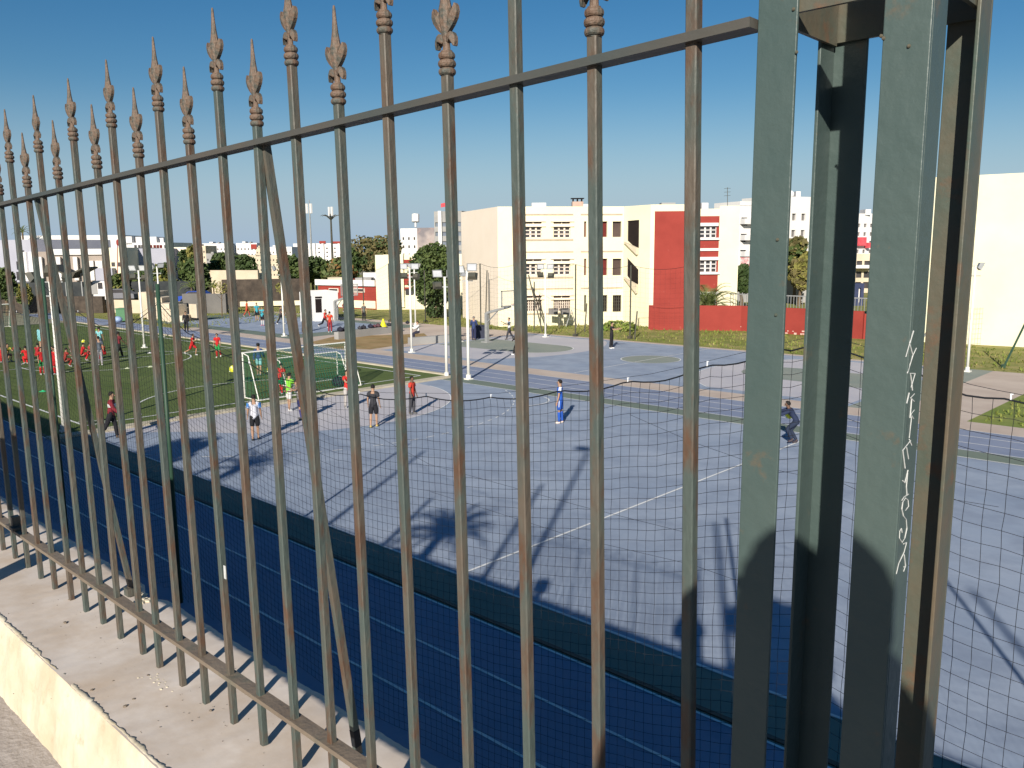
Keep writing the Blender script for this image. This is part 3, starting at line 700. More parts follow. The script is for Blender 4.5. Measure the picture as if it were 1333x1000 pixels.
# ---- generic blocks
def block(name, label, cat, px0, px1, ytop, d0, d1, m, rows=0, cols=0, mw=None, wh=.5, ww=.5, zb=0, deep=10, group=None, yoff=(.12, .06), parapet=None, bars=None, side=None, bands=None):
    A = XY(px0, d0); B = XY(px1, d1); zt = PL((px0+px1)/2, ytop, A, B)[1]
    t = thing(name, label, cat, (A.x, A.y, zb), group); Lg = (B-A).length; holes = []
    if rows:
        hh = (zt-zb)*(1-yoff[0]-yoff[1]); rh = hh/rows; cw = Lg/cols
        for i in range(rows):
            for j in range(cols):
                c = zb+(zt-zb)*yoff[1]+rh*(i+.5); u = cw*(j+.5)
                holes.append(rc(u-cw*ww/2, u+cw*ww/2, c-rh*wh/2, c+rh*wh/2))
    k = MB(); P, n = wallpoly(k, A, B, rc(0, Lg, zb, zt), holes, .3); 
    A2, B2 = A+n*deep, B+n*deep
    k.add([(A.x, A.y, zb), (A2.x, A2.y, zb), (A2.x, A2.y, zt), (A.x, A.y, zt), (B.x, B.y, zb), (B2.x, B2.y, zb), (B2.x, B2.y, zt), (B.x, B.y, zt)], [(0, 1, 2, 3), (4, 5, 6, 7), (1, 5, 6, 2)])
    k.obj('wall', m, t, fix=False)
    k = MB(); k.add([(A.x, A.y, zt-.3), (B.x, B.y, zt-.3), (B2.x, B2.y, zt-.3), (A2.x, A2.y, zt-.3)], [(0, 1, 2, 3)]); k.obj('roof', m_greyw, t, fix=False)
    for h in holes: pane(t, P, h, .28, mw or m_glass, bars=bars, t=.06)
    if parapet: strip(t, A, B, 0, Lg, zt-parapet[0], zt+.02, .06, parapet[1], 'parapet')
    return t, A, B, zt, P
def patch(t, A, B, x0, x1, y0_, y1_, m, name, proud=.15):
    a = PL(x0, y1_, A, B); b = PL(x1, y0_, A, B); return strip(t, A, B, a[0], b[0], a[1], b[1], proud, m, name)
# right
block('blank_building', 'big blank cream gable wall behind the lawn on the right edge', 'building', 1206, 1420, 226, 56.4, 51.2, m_cream, deep=14)
t, A, B, zt, P = block('apartment_building', 'white apartment block with stacked balconies right of the school', 'apartment', 961, 1001, 262.5, 104, 106, m_white, 5, 3, m_shut, .5, .6, deep=5, parapet=(.5, m_white))
for i, y in enumerate([285, 306, 327, 350]): patch(t, A, B, 963, 990, y, y+7, m_white, 'balcony', .9)
patch(t, A, B, 963, 975, 335, 349, mat('banner_red', (.7, .25, .25), (.75, .65, .62), 3), 'patterned_banner', 1.0)
t, A, B, zt, P = block('apartment_building', 'white apartment block with square windows seen between pillar legs', 'apartment', 1001, 1062, 256, 110, 113, m_white, 5, 5, m_shut, .42, .42, deep=6)
roofbox(1033, 1039, 250, 112, zt-.3, 1.5, m_white, 'roof_hut', t); k = MB(); p = D(1029, 253, 111); k.tube([p-Vector((0, 0, 1)), p], .05, 5); k.ball(p, (.5, .25, .5), 8, 6); k.obj('satellite_dish', m_white, t)
t, A, B, zt, P = block('apartment_building', 'far white apartment block with red hanging cloth right of the black leg', 'apartment', 1096, 1145, 278, 182, 186, m_white, 6, 6, m_shut, .42, .45, deep=6)
patch(t, A, B, 1113, 1123, 309, 320, mat('cloth_red', (.55, .06, .08), (.6, .1, .12), 2), 'red_cloth', 1.2); patch(t, A, B, 1125, 1128, 316, 323, MATS['cloth_red'], 'red_cloth', 1.2)
roofbox(1124, 1131, 273, 184, zt-.3, 3, m_white, 'roof_hut', t)
t, A, B, zt, P = block('canopy_building', 'low pale building with dark canopies beyond the red wall', 'building', 1085, 1135, 331, 120, 118, m_tanw, 3, 5, m_glass, .6, .7, deep=10); patch(t, A, B, 1087, 1133, 345, 349, m_white, 'canopy', 1.5)
t, A, B, zt, P = block('street_shed', 'dark blue street stall under a slab past the red wall', 'stall', 1095, 1128, 369, 92, 92, mat('navy', (.03, .04, .09), (.05, .06, .12), 1), 1, 3, m_white, .8, .25, deep=4)
t, A, B, zt, P = block('garden_wall', 'long grey wall seen between the pillar legs under a tree', 'wall', 961, 1062, 351, 100, 98, m_greyw, deep=.3)
# middle: behind the tree
t, A, B, zt, P = block('school_wing', 'cream two storey school wing with red panels behind the round tree', 'building', 488, 602, 331.5, 92, 92, m_cream, deep=6)
for (x0, x1, y0_, y1_, mm, nm) in [(524, 545, 338, 342.5, m_red, 'red_panel'), (525, 543, 357, 371, m_red, 'red_panel'), (525, 545, 374, 378, m_red, 'red_panel'), (528, 538, 376, 384, m_glass, 'window'), (525, 542, 343, 347, m_dark, 'window'), (521, 525, 331, 400, m_cream, 'pilaster')]:
    patch(t, A, B, x0, x1, y0_, y1_, mm, nm, .08 if nm != 'pilaster' else .3)
t, A, B, zt, P = block('changing_block', 'low red building with white roof band and slit windows', 'building', 412, 489, 365.5, 97, 92, m_red, deep=9)
patch(t, A, B, 412, 489, 365, 371, m_white, 'roof_band', .25); patch(t, A, B, 412, 489, 392, 398.5, m_cream, 'base_band', .08)
for (x0, x1) in [(429, 441), (461, 475)]:
    w1 = patch(t, A, B, x0, x1, 375.5, 380.5, m_frame, 'window_frame', .12); patch(t, A, B, x0+.8, x1-.8, 376.3, 379.3, m_glass, 'window', .16)
roofbox(425, 452, 361.5, 98, zt-.3, 2, m_tanw, 'roof_shed', t); roofbox(461, 482, 362, 97, zt-.3, 2, m_greyw, 'roof_shed', t)
t, A, B, zt, P = block('stucco_block', 'pale flat roofed block left of the cream wing', 'building', 471, 491, 355, 100, 99, m_white, deep=6)
t, A, B, zt, P = block('kiosk', 'small white kiosk with a dark doorway on the far court edge', 'kiosk', 407, 437.5, 379.5, 77, 78.2, m_white, deep=3.2)
patch(t, A, B, 411, 418, 389, 407, m_dark, 'door', .04); patch(t, A, B, 410, 418.5, 386, 388.3, m_dark, 'sign_panel', .06)
k = MB(); a = XY(392, 77); zt_ = D(392, 380.5, 77).z; k.box((a.x, a.y, zt_/2), (.7, .35, zt_)); o = k.obj('gate_post', m_white); tag(o, 'white square gate post left of the kiosk', 'post')
t, A, B, zt, P = block('boundary_wall', 'dark brown yard wall above a white base strip', 'wall', 286, 398, 363.5, 97, 99, m_brown, deep=.4); patch(t, A, B, 313, 398, 391, 398.8, m_cream, 'base_band', .3)
t, A, B, zt, P = block('boundary_wall', 'long cream wall above the dark brown yard wall', 'wall', 268, 334, 352, 118, 116, m_tanw, deep=.4)
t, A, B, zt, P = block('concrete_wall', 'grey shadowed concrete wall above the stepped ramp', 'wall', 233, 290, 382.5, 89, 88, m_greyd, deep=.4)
t, A, B, zt, P = block('mural_building', 'narrow white block beside the mural wall behind the tree', 'apartment', 522, 543.5, 297.5, 196, 196, m_white, 5, 3, m_glass, .35, .3, deep=12)
t, A, B, zt, P = block('mural_building', 'grey gable wall painted with a faded mottled mural', 'apartment', 543.5, 567, 296.5, 194, 194, mat('mural', (.20, .18, .19), (.40, .34, .32), .12, .9, detail=3, thr=(.44, .54), c3=(.30, .22, .21), s3=.2, t3=(.5, .56)), deep=12)
k = MB(); p = D(541, 296, 196); q = D(541, 279, 196); k.tube([p, q], .25, 6); k.tube([D(541, 289, 196), q], .9, 8); k.obj('antenna_mast', m_white, t)
t, A, B, zt, P = block('office_tower', 'grey panelled office tower behind the round tree', 'tower', 566, 602, 275, 182, 180, m_greyw, 6, 4, mat('glass_grey', (.18, .21, .25), (.14, .16, .2), 1, .3), .45, .7, deep=12)
roofbox(571, 575.5, 275.0, 174, zt-12, 2, m_white, 'stair_tower', t)
k = MB(); a = D(580.5, 278, 172); b = D(580.5, 263.5, 172); k.tube([a, b], .08, 5); f_ = k.obj('flagpole', m_poled); tag(f_, 'flagpole with a small red flag above the office tower', 'flag')
k = MB(); c = b; e = r0; vs = []
for i in range(6):
    for j in (0, 1): vs.append(c - e*(.22*i) + Vector((0, .15*math.sin(i*1.3), -j*.8-.06*i)))
k.add(vs, [(2*i, 2*i+2, 2*i+3, 2*i+1) for i in range(5)]); k.obj('flag', MATS['cloth_red'], f_)
t, A, B, zt, P = block('apartment_building', 'far six storey white apartment row with small red roof parts', 'apartment', 382, 449, 317, 325, 325, m_white, 5, 13, m_glass, .38, .42, deep=14)
patch(t, A, B, 416, 424, 313.8, 317, m_red, 'red_roof_part', .5); patch(t, A, B, 431, 446, 314.3, 317, m_red, 'red_roof_part', .5)
for j, x in enumerate([388, 399, 409, 420, 431, 441]): patch(t, A, B, x, x+1.6, 317, 341, m_white, 'pilaster', .8)
# left skyline
far = [(250, 268, 320, 260, m_tanw, 'beige far block behind the left trees'), (264, 295, 317, 300, m_white, 'long white far block on the left skyline'), (296, 312, 321, 310, m_greyw, 'grey white far block in the left skyline gap'),
       (308, 335, 316.5, 290, m_white, 'white far block with a red corner panel'), (333, 345, 322, 270, m_tanw, 'squat tan block right of the red corner panel'), (345, 380, 321.5, 260, m_white, 'white low far block left of the apartment row'),
       (268, 290, 330, 180, m_greyw, 'grey terrace above the cream wall'), (320, 362, 332, 200, m_tanw, 'sandy house block above the brown wall'), (446, 460, 320, 340, m_white, 'slim far block right of the apartment row'),
       (223, 252, 318, 280, m_greyw, 'dim far block behind the conical trees')]
for i, (x0, x1, y, d_, mm, lab) in enumerate(far):
    t, A, B, zt, P = block('far_house', lab, 'house', x0, x1, y, d_, d_, mm, 4, max(2, int((x1-x0)/4)), m_shut, .35, .4, deep=10)
    roofbox(x0+(x1-x0)*.3, x0+(x1-x0)*.45, y-2, d_, zt-.3, 3, mm, 'roof_hut', t); roofbox(x0+(x1-x0)*.65, x0+(x1-x0)*.72, y-1.6, d_, zt-.3, 2, m_greyw, 'water_tank', t)
    if 'red corner' in lab: patch(t, A, B, 327, 334, 318, 324, m_red, 'red_panel', .3)
t, A, B, zt, P = block('shaded_house', 'tall house at the left edge with shade coloured lilac grey and narrow window column', 'house', -30, 46, 312.5, 125, 118, m_shadelilac, deep=12)
for y in (326, 340.5, 354): patch(t, A, B, 22.5, 31.5, y, y+10.5, m_glass, 'window', .05)
patch(t, A, B, 31.8, 34.8, 328, 366, m_white, 'pilaster', .2); patch(t, A, B, 42, 45.5, 328, 367, m_white, 'pilaster', .2)
t, A, B, zt, P = block('villa', 'long white flat roofed villa with terrace openings behind the brown hall', 'house', 28, 164, 306.5, 153, 155, m_white, deep=12)
for (x0, x1, y0_, y1_, mm) in [(68, 74, 315, 321, m_shut), (88, 108, 314.5, 317, m_greyw), (89, 98, 317, 322, m_tanw), (111, 117, 315, 320, m_glass), (121, 139, 314, 323, m_glass), (40, 46, 314, 322, m_glass), (50, 55, 316, 320, m_shut)]: patch(t, A, B, x0, x1, y0_, y1_, mm, 'window', .05)
t, A, B, zt, P = block('brown_hall', 'taupe hall wall with a row of white upright fins', 'hall', 46, 134, 327.5, 110, 112, mat('wall_taupe', (.30, .25, .21), (.36, .30, .26), .4), deep=10)
for x in (52.5, 76.5, 98.5, 119.5, 127, 131): patch(t, A, B, x, x+2.6, 334.5 if x < 110 else 339.5, 365, m_white, 'fin', .5)
patch(t, A, B, 70, 134, 324, 332, m_white, 'roof_band', .3)
t, A, B, zt, P = block('cream_house', 'cream block with two small square windows left of the blue shaded wall', 'house', 133, 165, 322.5, 105, 105, m_cream, deep=10)
for x in (145.5, 153.8): patch(t, A, B, x, x+4, 341.5, 347, m_glass, 'window', .05)
patch(t, A, B, 130, 150.5, 349, 366, m_shadelilac, 'side_annex', 1.0)
t, A, B, zt, P = block('grey_gable', 'blank gable wall with shade coloured lilac grey and one small window above trees', 'house', 164, 222, 323.5, 108, 109, m_shadelilac, deep=10)
patch(t, A, B, 173.5, 178, 341, 346.5, m_glass, 'window', .05)
t, A, B, zt, P = block('cream_house', 'cream shed wall between the grey gable and the conical trees', 'house', 222, 243, 322, 113, 113, m_creamp, deep=6)
t, A, B, zt, P = block('penthouse', 'white stepped penthouse with strip windows above the grey gable', 'house', 163, 224, 316, 150, 150, m_white, deep=10)
roofbox(163, 173, 308, 150, zt-.3, 5, m_white, 'roof_hut', t); roofbox(178, 205, 308.5, 151, zt-.3, 5, m_white, 'roof_hut', t); roofbox(205, 214, 310, 152, zt-.3, 4, m_white, 'roof_hut', t)
for x in (175, 180, 184, 195, 200, 204, 208, 214): patch(t, A, B, x, x+3, 319, 323, m_glass if x < 190 or x > 210 else m_redin, 'window', .05)
k = MB(); p = D(153, 316, 103); k.ball(p, (.36, .1, .4), 10, 8); k.tube([p, D(153, 365, 103)], .05, 6); o = k.obj('traffic_mirror', m_red); tag(o, 'round red board on a thin pole before the cream house', 'sign')
# left boundary walls near the pitch
t, A, B, zt, P = block('stone_wall', 'stone wall along the far left of the pitch with shade darkened into its brown', 'wall', -30, 128, 386, 92, 90, m_brown, deep=.5)
t, A, B, zt, P = block('stone_wall', 'tan plastered wall right of the dark stone wall', 'wall', 128, 218, 391, 91, 88, m_tanw, deep=.5)
t, A, B, zt, P = block('hedge_screen', 'black netting screen behind the left pitch walls', 'screen', -30, 262, 367, 97, 96, mat('screen_black', (.02, .024, .028), (.045, .05, .05), .8), deep=.3)
k = MB()
for i in range(5):
    a = XY(196+i*9, 84-i*1.2); h_ = 2.6-i*.5; k.box((a.x, a.y, h_/2), (1.6, 3.4, h_), rz=.75)
o = k.obj('stepped_ramp', m_tanw); tag(o, 'tan stepped concrete ramp beside the far lane end', 'ramp')
for (x, y) in [(225, 404), (249, 402)]:
    k = MB(); a = XY(x, 79); k.prism([(a.x-.6, a.y-.3), (a.x+.7, a.y-.2), (a.x+.2, a.y+.9)], .3, 1.6); o = k.obj('ramp_buttress', m_tanw); tag(o, 'wedge shaped concrete buttress %s the ramp' % ('at the left of' if x == 225 else 'at the right end of'), 'buttress')
# car port roofs & truck
def carport(px, py, lab, flip):
    p = D(px, py, 93); k = MB(); R = Matrix.Rotation(.75, 3, 'Z') @ Matrix.Rotation(flip*.45, 3, 'Y'); k.box(p, (2.6, 3.2, .16), R=R)
    t = thing('carport', lab, 'shelter', (p.x, p.y, 0)); k.obj('roof', m_poled, t)
    k = MB(); k.tube([(p.x, p.y, 0), (p.x, p.y, p.z)], .08, 6); k.obj('post', m_metal, t)
carport(84, 352, 'left tilted dark carport roof in front of the finned hall', 1); carport(105, 355, 'right tilted dark carport roof in front of the finned hall', -1)
t, A, B, zt, P = block('parked_lorry', 'white box lorry parked behind the tan wall', 'lorry', 117, 134, 366, 94, 94, m_white, deep=1.4); patch(t, A, B, 119, 126, 369, 383, m_greyw, 'rear_door', .05); patch(t, A, B, 128, 133, 368, 376, m_glass, 'cab_window', .05)
def car(px, dep, c, lab, zb=1.2, rz=.75):
    a = XY(px, dep); t = thing('parked_car', lab, 'car', (a.x, a.y, zb)); R = Matrix.Rotation(rz, 3, 'Z')
    prof = [(-2.1, .35), (-2.1, .85), (-1.3, .95), (-.7, 1.42), (.8, 1.45), (1.5, .98), (2.1, .85), (2.15, .35)]
    k = MB(); n = len(prof)
    vs = [Vector((a.x, a.y, zb))+R @ Vector((x, s*.85, z_)) for s in (-1, 1) for x, z_ in prof]; k.add(vs, [tuple(range(n)), tuple(range(n, 2*n))]+[(i, (i+1) % n, (i+1) % n+n, i+n) for i in range(n)])
    k.obj('body', plain(c, .3), t)
    k = MB()
    for s in (-1, 1):
        k.add([Vector((a.x, a.y, zb))+R @ Vector((x, s*.86, z_)) for x, z_ in [(-1.15, .98), (-.65, 1.36), (.75, 1.38), (1.35, 1.0)]], [(0, 1, 2, 3)])
    k.obj('side_glass', m_glass, t)
    for x in (-1.3, 1.3):
        for s in (-1, 1):
            k = MB(); c_ = Vector((a.x, a.y, zb))+R @ Vector((x, s*.8, .32)); k.tube([c_-R @ Vector((0, .1, 0)), c_+R @ Vector((0, .1, 0))], .32, 12); k.obj('wheel', m_net, t)
car(253, 93, (.03, .08, .40), 'blue car parked behind the low wall by the palms', .75); car(150, 95, (.2, .2, .22), 'grey car parked right of the white lorry', 1.0)
car(148, 99, (.5, .5, .5), 'silver car mostly hidden behind the grey one', 1.0)

# ================================================================== TREES
def leaf_cloud(k, c, r, n, ls, mi=0, nm=3, flat=0):
    for _ in range(n):
        while True:
            v = Vector((random.uniform(-1, 1), random.uniform(-1, 1), random.uniform(-1, 1)))
            if .25 < v.length < 1: break
        v = v.normalized()*(v.length**.45)
        p = Vector((c[0]+v.x*r[0], c[1]+v.y*r[1], c[2]+v.z*r[2])); s = ls*random.uniform(.6, 1.4)
        a = Vector((random.uniform(-1, 1), random.uniform(-1, 1), random.uniform(-1, 1))).normalized(); b = a.orthogonal().normalized()
        if flat: a = (a+Vector((0, 0, 0))).normalized()
        k.v += [p-a*s-b*s*.3, p+a*s*.1-b*s*.75, p+a*s, p+b*s*.6]; q = len(k.v)-4; k.f.append([q, q+1, q+2, q+3]); k.m.append(mi if random.random() < .6 else random.randrange(nm))
def tree(label, base, h, cr, mats, n=2500, ls=.22, trunk=.28, lobes=14, sq=1.0, name='tree', low=.28):
    base = Vector(base); t = thing(name, label, 'tree', base)
    k = MB(); th = h*low+.3; top = base+Vector((random.uniform(-.2, .2), 0, th+h*.1))
    k.tube([base, base+Vector((.05, .05, th*.5)), top], [trunk, trunk*.75, trunk*.5], 8)
    L_ = []
    for i in range(lobes):
        a = 2.4*i; f = (i+.5)/lobes; zz = th+(h-th)*(.12+.78*f); rr = cr*math.sin(math.pi*min(.97, max(.2, .18+.74*f)))**.8*random.uniform(.45, .8)
        c = base+Vector((rr*math.cos(a), rr*math.sin(a), zz)); L_.append(c); k.tube([top, (top+c)/2+Vector((0, 0, -.1)), c], [trunk*.35, trunk*.2, .03], 5)
    k.obj('trunk', m_bark, t)
    k = MB()
    for c in L_:
        s = cr*random.uniform(.36, .66); leaf_cloud(k, c, (s, s*random.uniform(.8, 1.1), s*random.uniform(.5, .85)*sq), n//lobes, ls, random.randrange(len(mats)), len(mats))
    k.obj('crown', mats, t, fix=False); return t
def far_tree(label, px0, px1, ytop, ybot, dep, mats, n=1800, ls=.35, zb=0, name='tree'):
    a = XY((px0+px1)/2, dep); cr = abs(px1-px0)/2*dep/F; h = D((px0+px1)/2, ytop, dep).z-zb; return tree(label, (a.x, a.y, zb), h, cr, mats, n, ls, trunk=.25, name=name)
# round dark tree in front of school wing
a = G(566, 414); a.z = 0
T = thing('broadleaf_tree', 'round dense dark green tree in front of the school wing', 'tree', a)
k = MB()
for dx, dy in ((-.5, .1), (.1, .2), (.45, -.15), (0, -.3)): k.tube([a+Vector((dx*.5, dy*.5, 0)), a+Vector((dx*.8, dy*.8, 1.0)), a+Vector((dx*2, dy*2, 3.4))], [.16, .13, .07], 7)
k.obj('trunk', m_bark, T); k = MB()
for i in range(30):
    th = math.acos(1-2*(i+.5)/30); ph = 2.4*i; c = a+Vector((1.45*math.sin(th)*math.cos(ph), 1.45*math.sin(th)*math.sin(ph), 4.15+2.15*math.cos(th)))
    leaf_cloud(k, c, (1.15, 1.15, 1.0), 330, .15, 0 if random.random() < .6 else 1, 2)
k.obj('crown', [m_leafd, m_leafm], T, fix=False)
k = MB(); leaf_cloud(k, (a.x, a.y, .75), (.9, .9, .7), 400, .14, 0, 1); o = k.obj('shrub', [m_leafd], fix=False); tag(o, 'dark shrub at the foot of the round tree', 'shrub')
# hill trees
for args in [('broad olive brown tree on the skyline behind the red building', 455, 500, 310, 360, 150, [m_leafo, m_leafd, m_leafo]), ('tall olive brown tree nearest the cream wing', 478, 524, 309, 360, 140, [m_leafo, m_leafo, m_leafd]),
             ('umbrella shaped tree just left of the cream wing', 484, 520, 327, 360, 115, [m_leafm, m_leafd, m_leafo]), ('dark green tree right of the far apartment row', 440, 470, 325, 365, 130, [m_leafd, m_leafm]),
             ('rust tinged bushy tree above the red building', 417, 462, 340, 368, 112, [m_leafo, mat('leaf_rust', (.16, .09, .03), (.22, .12, .04), .9, .8), m_leafm]), ('green bushy tree under the far apartment row', 385, 425, 337, 368, 125, [m_leafm, m_leafd]),
             ('dark tree left of the mast pole', 360, 395, 334, 366, 120, [m_leafd, m_leafm]), ('dark round tree above the cream wall', 300, 332, 332, 356, 122, [m_leafd, m_leafd]), ('green tree left above the cream wall', 268, 302, 330, 354, 124, [m_leafm, m_leafd]),
             ('conical yellow green tree beside the cream shed', 243, 262, 316, 360, 103, [m_leafy, m_leafm]), ('dark conical tree beside the cream shed', 232, 248, 322, 360, 104, [m_leafd, m_leafm]),
             ('bushy dark tree under the conical trees', 236, 268, 338, 372, 99, [m_leafd, m_leafm]), ('rounded green tree in front of the grey gable', 196, 226, 343, 370, 100, [m_leafm, m_leafd, m_leafy]), ('low dark tree left of the floodlight in front of the gable', 168, 196, 355, 370, 101, [m_leafd, m_leafm]),
             ('yellow green shrub tree above the tan wall', 142, 164, 357, 378, 96, [m_leafy, m_leafm]), ('tall dark tree at the left image edge', -10, 14, 350, 420, 88, [m_leafd, m_leafm]),
             ('slender leafy tree in front of the dark stone wall', 20, 34, 372, 415, 86, [m_leafm, m_leafy]), ('olive tree behind the white apartment blocks on the right', 1020, 1052, 308, 355, 96, [m_leafm, m_leafy, m_leafo]), ('dark tree beside the balcony block', 956, 978, 345, 372, 90, [m_leafd, m_leafd]),
             ('yellowing tree below the olive tree on the right', 1030, 1056, 335, 358, 92, [m_leafy, m_leafo])]:
    far_tree(*args, n=1500, ls=.30)
# bare sapling with prop
for px, py, lab in [(284, 399, 'thin leafless sapling at the edge of the left grass'), (366, 398, 'thin bare sapling against the dark wall')]:
    p = XY(px, 84); t = thing('sapling', lab, 'tree', (p.x, p.y, 0)); k = MB(); b = Vector((p.x, p.y, 0)); k.tube([b, b+Vector((.1, 0, 1.6)), b+Vector((-.1, .1, 3.2))], [.07, .05, .02], 6)
    for i in range(9):
        a_ = i*2.3; s0 = b+Vector((0, 0, 1.4+.2*i)); k.tube([s0, s0+Vector((.6*math.cos(a_), .6*math.sin(a_), .6))], [.025, .008], 4)
    k.obj('trunk', m_bark, t)
    k = MB(); leaf_cloud(k, b+Vector((0, 0, 2.9)), (.8, .8, .6), 120, .10, 0, 1); k.obj('leaf', [m_leafy], t, fix=False)
def palm(label, base, h, fl, nf=22, tr=.22, ls=1.0):
    base = Vector(base); t = thing('palm_tree', label, 'palm', base); top = base+Vector((0, 0, h)); k = MB(); 
    if h > .3: k.tube([base, base+Vector((.05, 0, h*.5)), top], [tr, tr*.85, tr*.8], 8)
    else: k.tube([base, top+Vector((0, 0, .3))], [tr, tr], 8)
    k.obj('trunk', m_bark, t); k = MB()
    for i in range(nf):
        a_ = i*2.4; el = math.radians(80-68*(i/nf)); d = Vector((math.cos(a_), math.sin(a_), 0)); pts = []; L_ = fl*random.uniform(.85, 1.1)
        for j in range(9):
            f = j/8; e2 = el-f*f*1.5; pts.append((pts[-1]+(d*math.cos(e2)+Vector((0, 0, math.sin(e2))))*L_/8) if pts else Vector(top))
        k.tube(pts, [.04*(1-j/9)+.008 for j in range(9)], 4)
        for j in range(1, 27):
            f = j/27*8; q = int(f); fr = f-q; p = pts[q].lerp(pts[min(8, q+1)], fr); tg = (pts[min(8, q+1)]-pts[q]).normalized(); sd = tg.cross(Vector((0, 0, 1))).normalized()
            ll = fl*.20*math.sin(math.pi*min(.95, .15+j/32))*ls
            for s_ in (-1, 1):
                e_ = p+(sd*s_*.75+tg*.6+Vector((0, 0, .22))).normalized()*ll; wv = tg*.022*fl/2; k.add([p-wv, p+wv, e_+Vector((0, 0, -.05))], [(0, 1, 2)])
    k.obj('frond', [m_palm], t, fix=False); return t
p = XY(924, 71.5); palm('squat date palm with arching fronds behind the red yard wall', (p.x, p.y, 0), 1.3, 3.3, 40, .5, ls=1.15)
p = XY(32, 150); palm('tall palm poking above the shaded house on the left', (p.x, p.y, 0), 10.2, 2.0, 16, .2)
p = XY(246, 95); palm('small feathery palm between the blue car and the gable', (p.x, p.y, .8), 1.7, 1.6, 16, .1)
p = XY(275, 96); palm('thin palm right of the blue car', (p.x, p.y, .8), 1.6, 1.5, 14, .1)
# communication masts
p = XY(405.5, 230); t = thing('telecom_mast', 'thin telecom mast with a white panel cluster near the top', 'mast', (p.x, p.y, 0)); zt = D(405.5, 261, 230).z
k = MB(); k.tube([(p.x, p.y, 0), (p.x, p.y, zt)], [.35, .12], 8); k.obj('pole', m_metal, t)
for i in range(3):
    a_ = i*2.1; k = MB(); z_ = D(405, 272, 230).z; k.box((p.x+.7*math.cos(a_), p.y+.7*math.sin(a_), z_), (.5, .5, 2.6)); k.obj('antenna_panel', m_white, t)
p = XY(432.5, 210); t = thing('telecom_mast', 'palm shaped telecom mast with spreading metal fronds', 'mast', (p.x, p.y, 0)); zt = D(432.5, 284, 210).z
k = MB(); k.tube([(p.x, p.y, 0), (p.x, p.y, zt+1)], [.35, .2], 8); k.obj('pole', m_poled, t)
for i in range(9):
    a_ = i*.7; d = Vector((math.cos(a_), math.sin(a_), 0)); b = Vector((p.x, p.y, zt-.5)); k = MB(); k.tube([b, b+d*1.0+Vector((0, 0, .9)), b+d*2.0+Vector((0, 0, 1.2)), b+d*2.6+Vector((0, 0, .9))], [.14, .11, .08, .03], 5); k.obj('metal_frond', m_poled, t)
for i in range(2): k = MB(); k.box((p.x+(-.6 if i else .6), p.y, zt+1.6), (.4, .4, 2.2)); k.obj('antenna_panel', m_white, t)
p = XY(408, 130); k = MB(); k.box((p.x, p.y, D(408, 352, 130).z), (.5, .3, 2.5)); k.tube([(p.x+.4, p.y, 0), (p.x+.4, p.y, D(408, 340, 130).z)], .12, 6); o = k.obj('sign_board', m_white); tag(o, 'narrow white upright sign on a pole under the thin mast', 'sign')

# ================================================================== POSTS, LIGHTS, NETS ON THE COURTS
def floodlight(k, kg, c, aim, s=.34):
    c = Vector(c); y = Vector(aim).normalized(); x = y.cross(Vector((0, 0, 1))).normalized(); z_ = x.cross(y); R = Matrix((x, y, z_)).transposed()
    n = []
    for (yy, sx, sz) in ((.06, s, s*.82), (-.12, s*.62, s*.5)): n += [c+R @ Vector((a_*sx/2*1.25, yy, b_*sz/2*1.25)) for a_, b_ in ((-1, -1), (1, -1), (1, 1), (-1, 1))]
    k.add(n, [(0, 1, 2, 3), (4, 5, 6, 7), (0, 1, 5, 4), (1, 2, 6, 5), (2, 3, 7, 6), (3, 0, 4, 7)])
    kg.add([c+R @ Vector((a_*s*.52, .064, b_*s*.42)) for a_, b_ in ((-1, -1), (1, -1), (1, 1), (-1, 1))], [(0, 1, 2, 3)])
CN = [0]
def light_pole(px, py, ytop, lab, lamps, r=.07, base_dep=None):
    b = G(px, py) if base_dep is None else Vector((*XY(px, base_dep), 0))
    dep = (b-CAM).dot(fw); zt = D(px, ytop, dep).z
    t = thing('floodlight_pole', lab, 'floodlight', b, None)
    k = MB(); k.tube([b, b+Vector((0, 0, zt*.5)), Vector((b.x, b.y, zt))], [r, r*.9, r*.75], 10); k.obj('pole', m_pole, t, smooth=True)
    k = MB(); k.tube([b, b+Vector((0, 0, .25))], r*1.5, 10); k.box(b+Vector((0, 0, .03)), (.34, .34, .06)); k.obj('base_collar', m_pole, t)
    x = r0
    k = MB(); k.bar(Vector((b.x, b.y, zt))-x*.45, Vector((b.x, b.y, zt))+x*.45, .035); k.bar(Vector((b.x, b.y, zt-.5))-x*.3, Vector((b.x, b.y, zt-.5))+x*.3, .05)
    k.obj('cross_arm', m_metal, t)
    for (dx, dz, ax, ay, az) in lamps:
        k = MB(); kg = MB(); floodlight(k, kg, Vector((b.x, b.y, zt+dz))+x*dx+f0*(-.1), r0*ax+f0*ay+Vector((0, 0, az)), .40); f_ = k.obj('floodlight', m_poled if ay > 0 else m_metal, t); kg.obj('lens', m_lampg, f_, fix=False)
    return b, zt
C4 = [(-.35, .2, -.1, -1, -.5), (.35, .2, .1, -1, -.5), (-.35, -.4, -.3, 1, -.4), (.4, -.45, .3, 1, -.5)]
C2 = [(-.32, .12, -.5, -.6, -.5), (.32, .12, .5, -.6, -.5)]
light_pole(84, 562, 366, 'near left white floodlight pole standing at the turf corner', [(-.5, .2, -.9, .3, -.6), (.7, .2, .6, .8, -.6), (.1, .4, 0, 1, -.5)], .085)
light_pole(188, 453, 352, 'white floodlight pole with four lamps at the far left pitch side', C4)
light_pole(211, 438.5, 347, 'slim white floodlight pole with two lamps beyond the pitch', C2)
light_pole(370, 438, 349, 'white pole with a side arm between the far left court and lane', [(-.5, 0, -1, 0, -.4)])
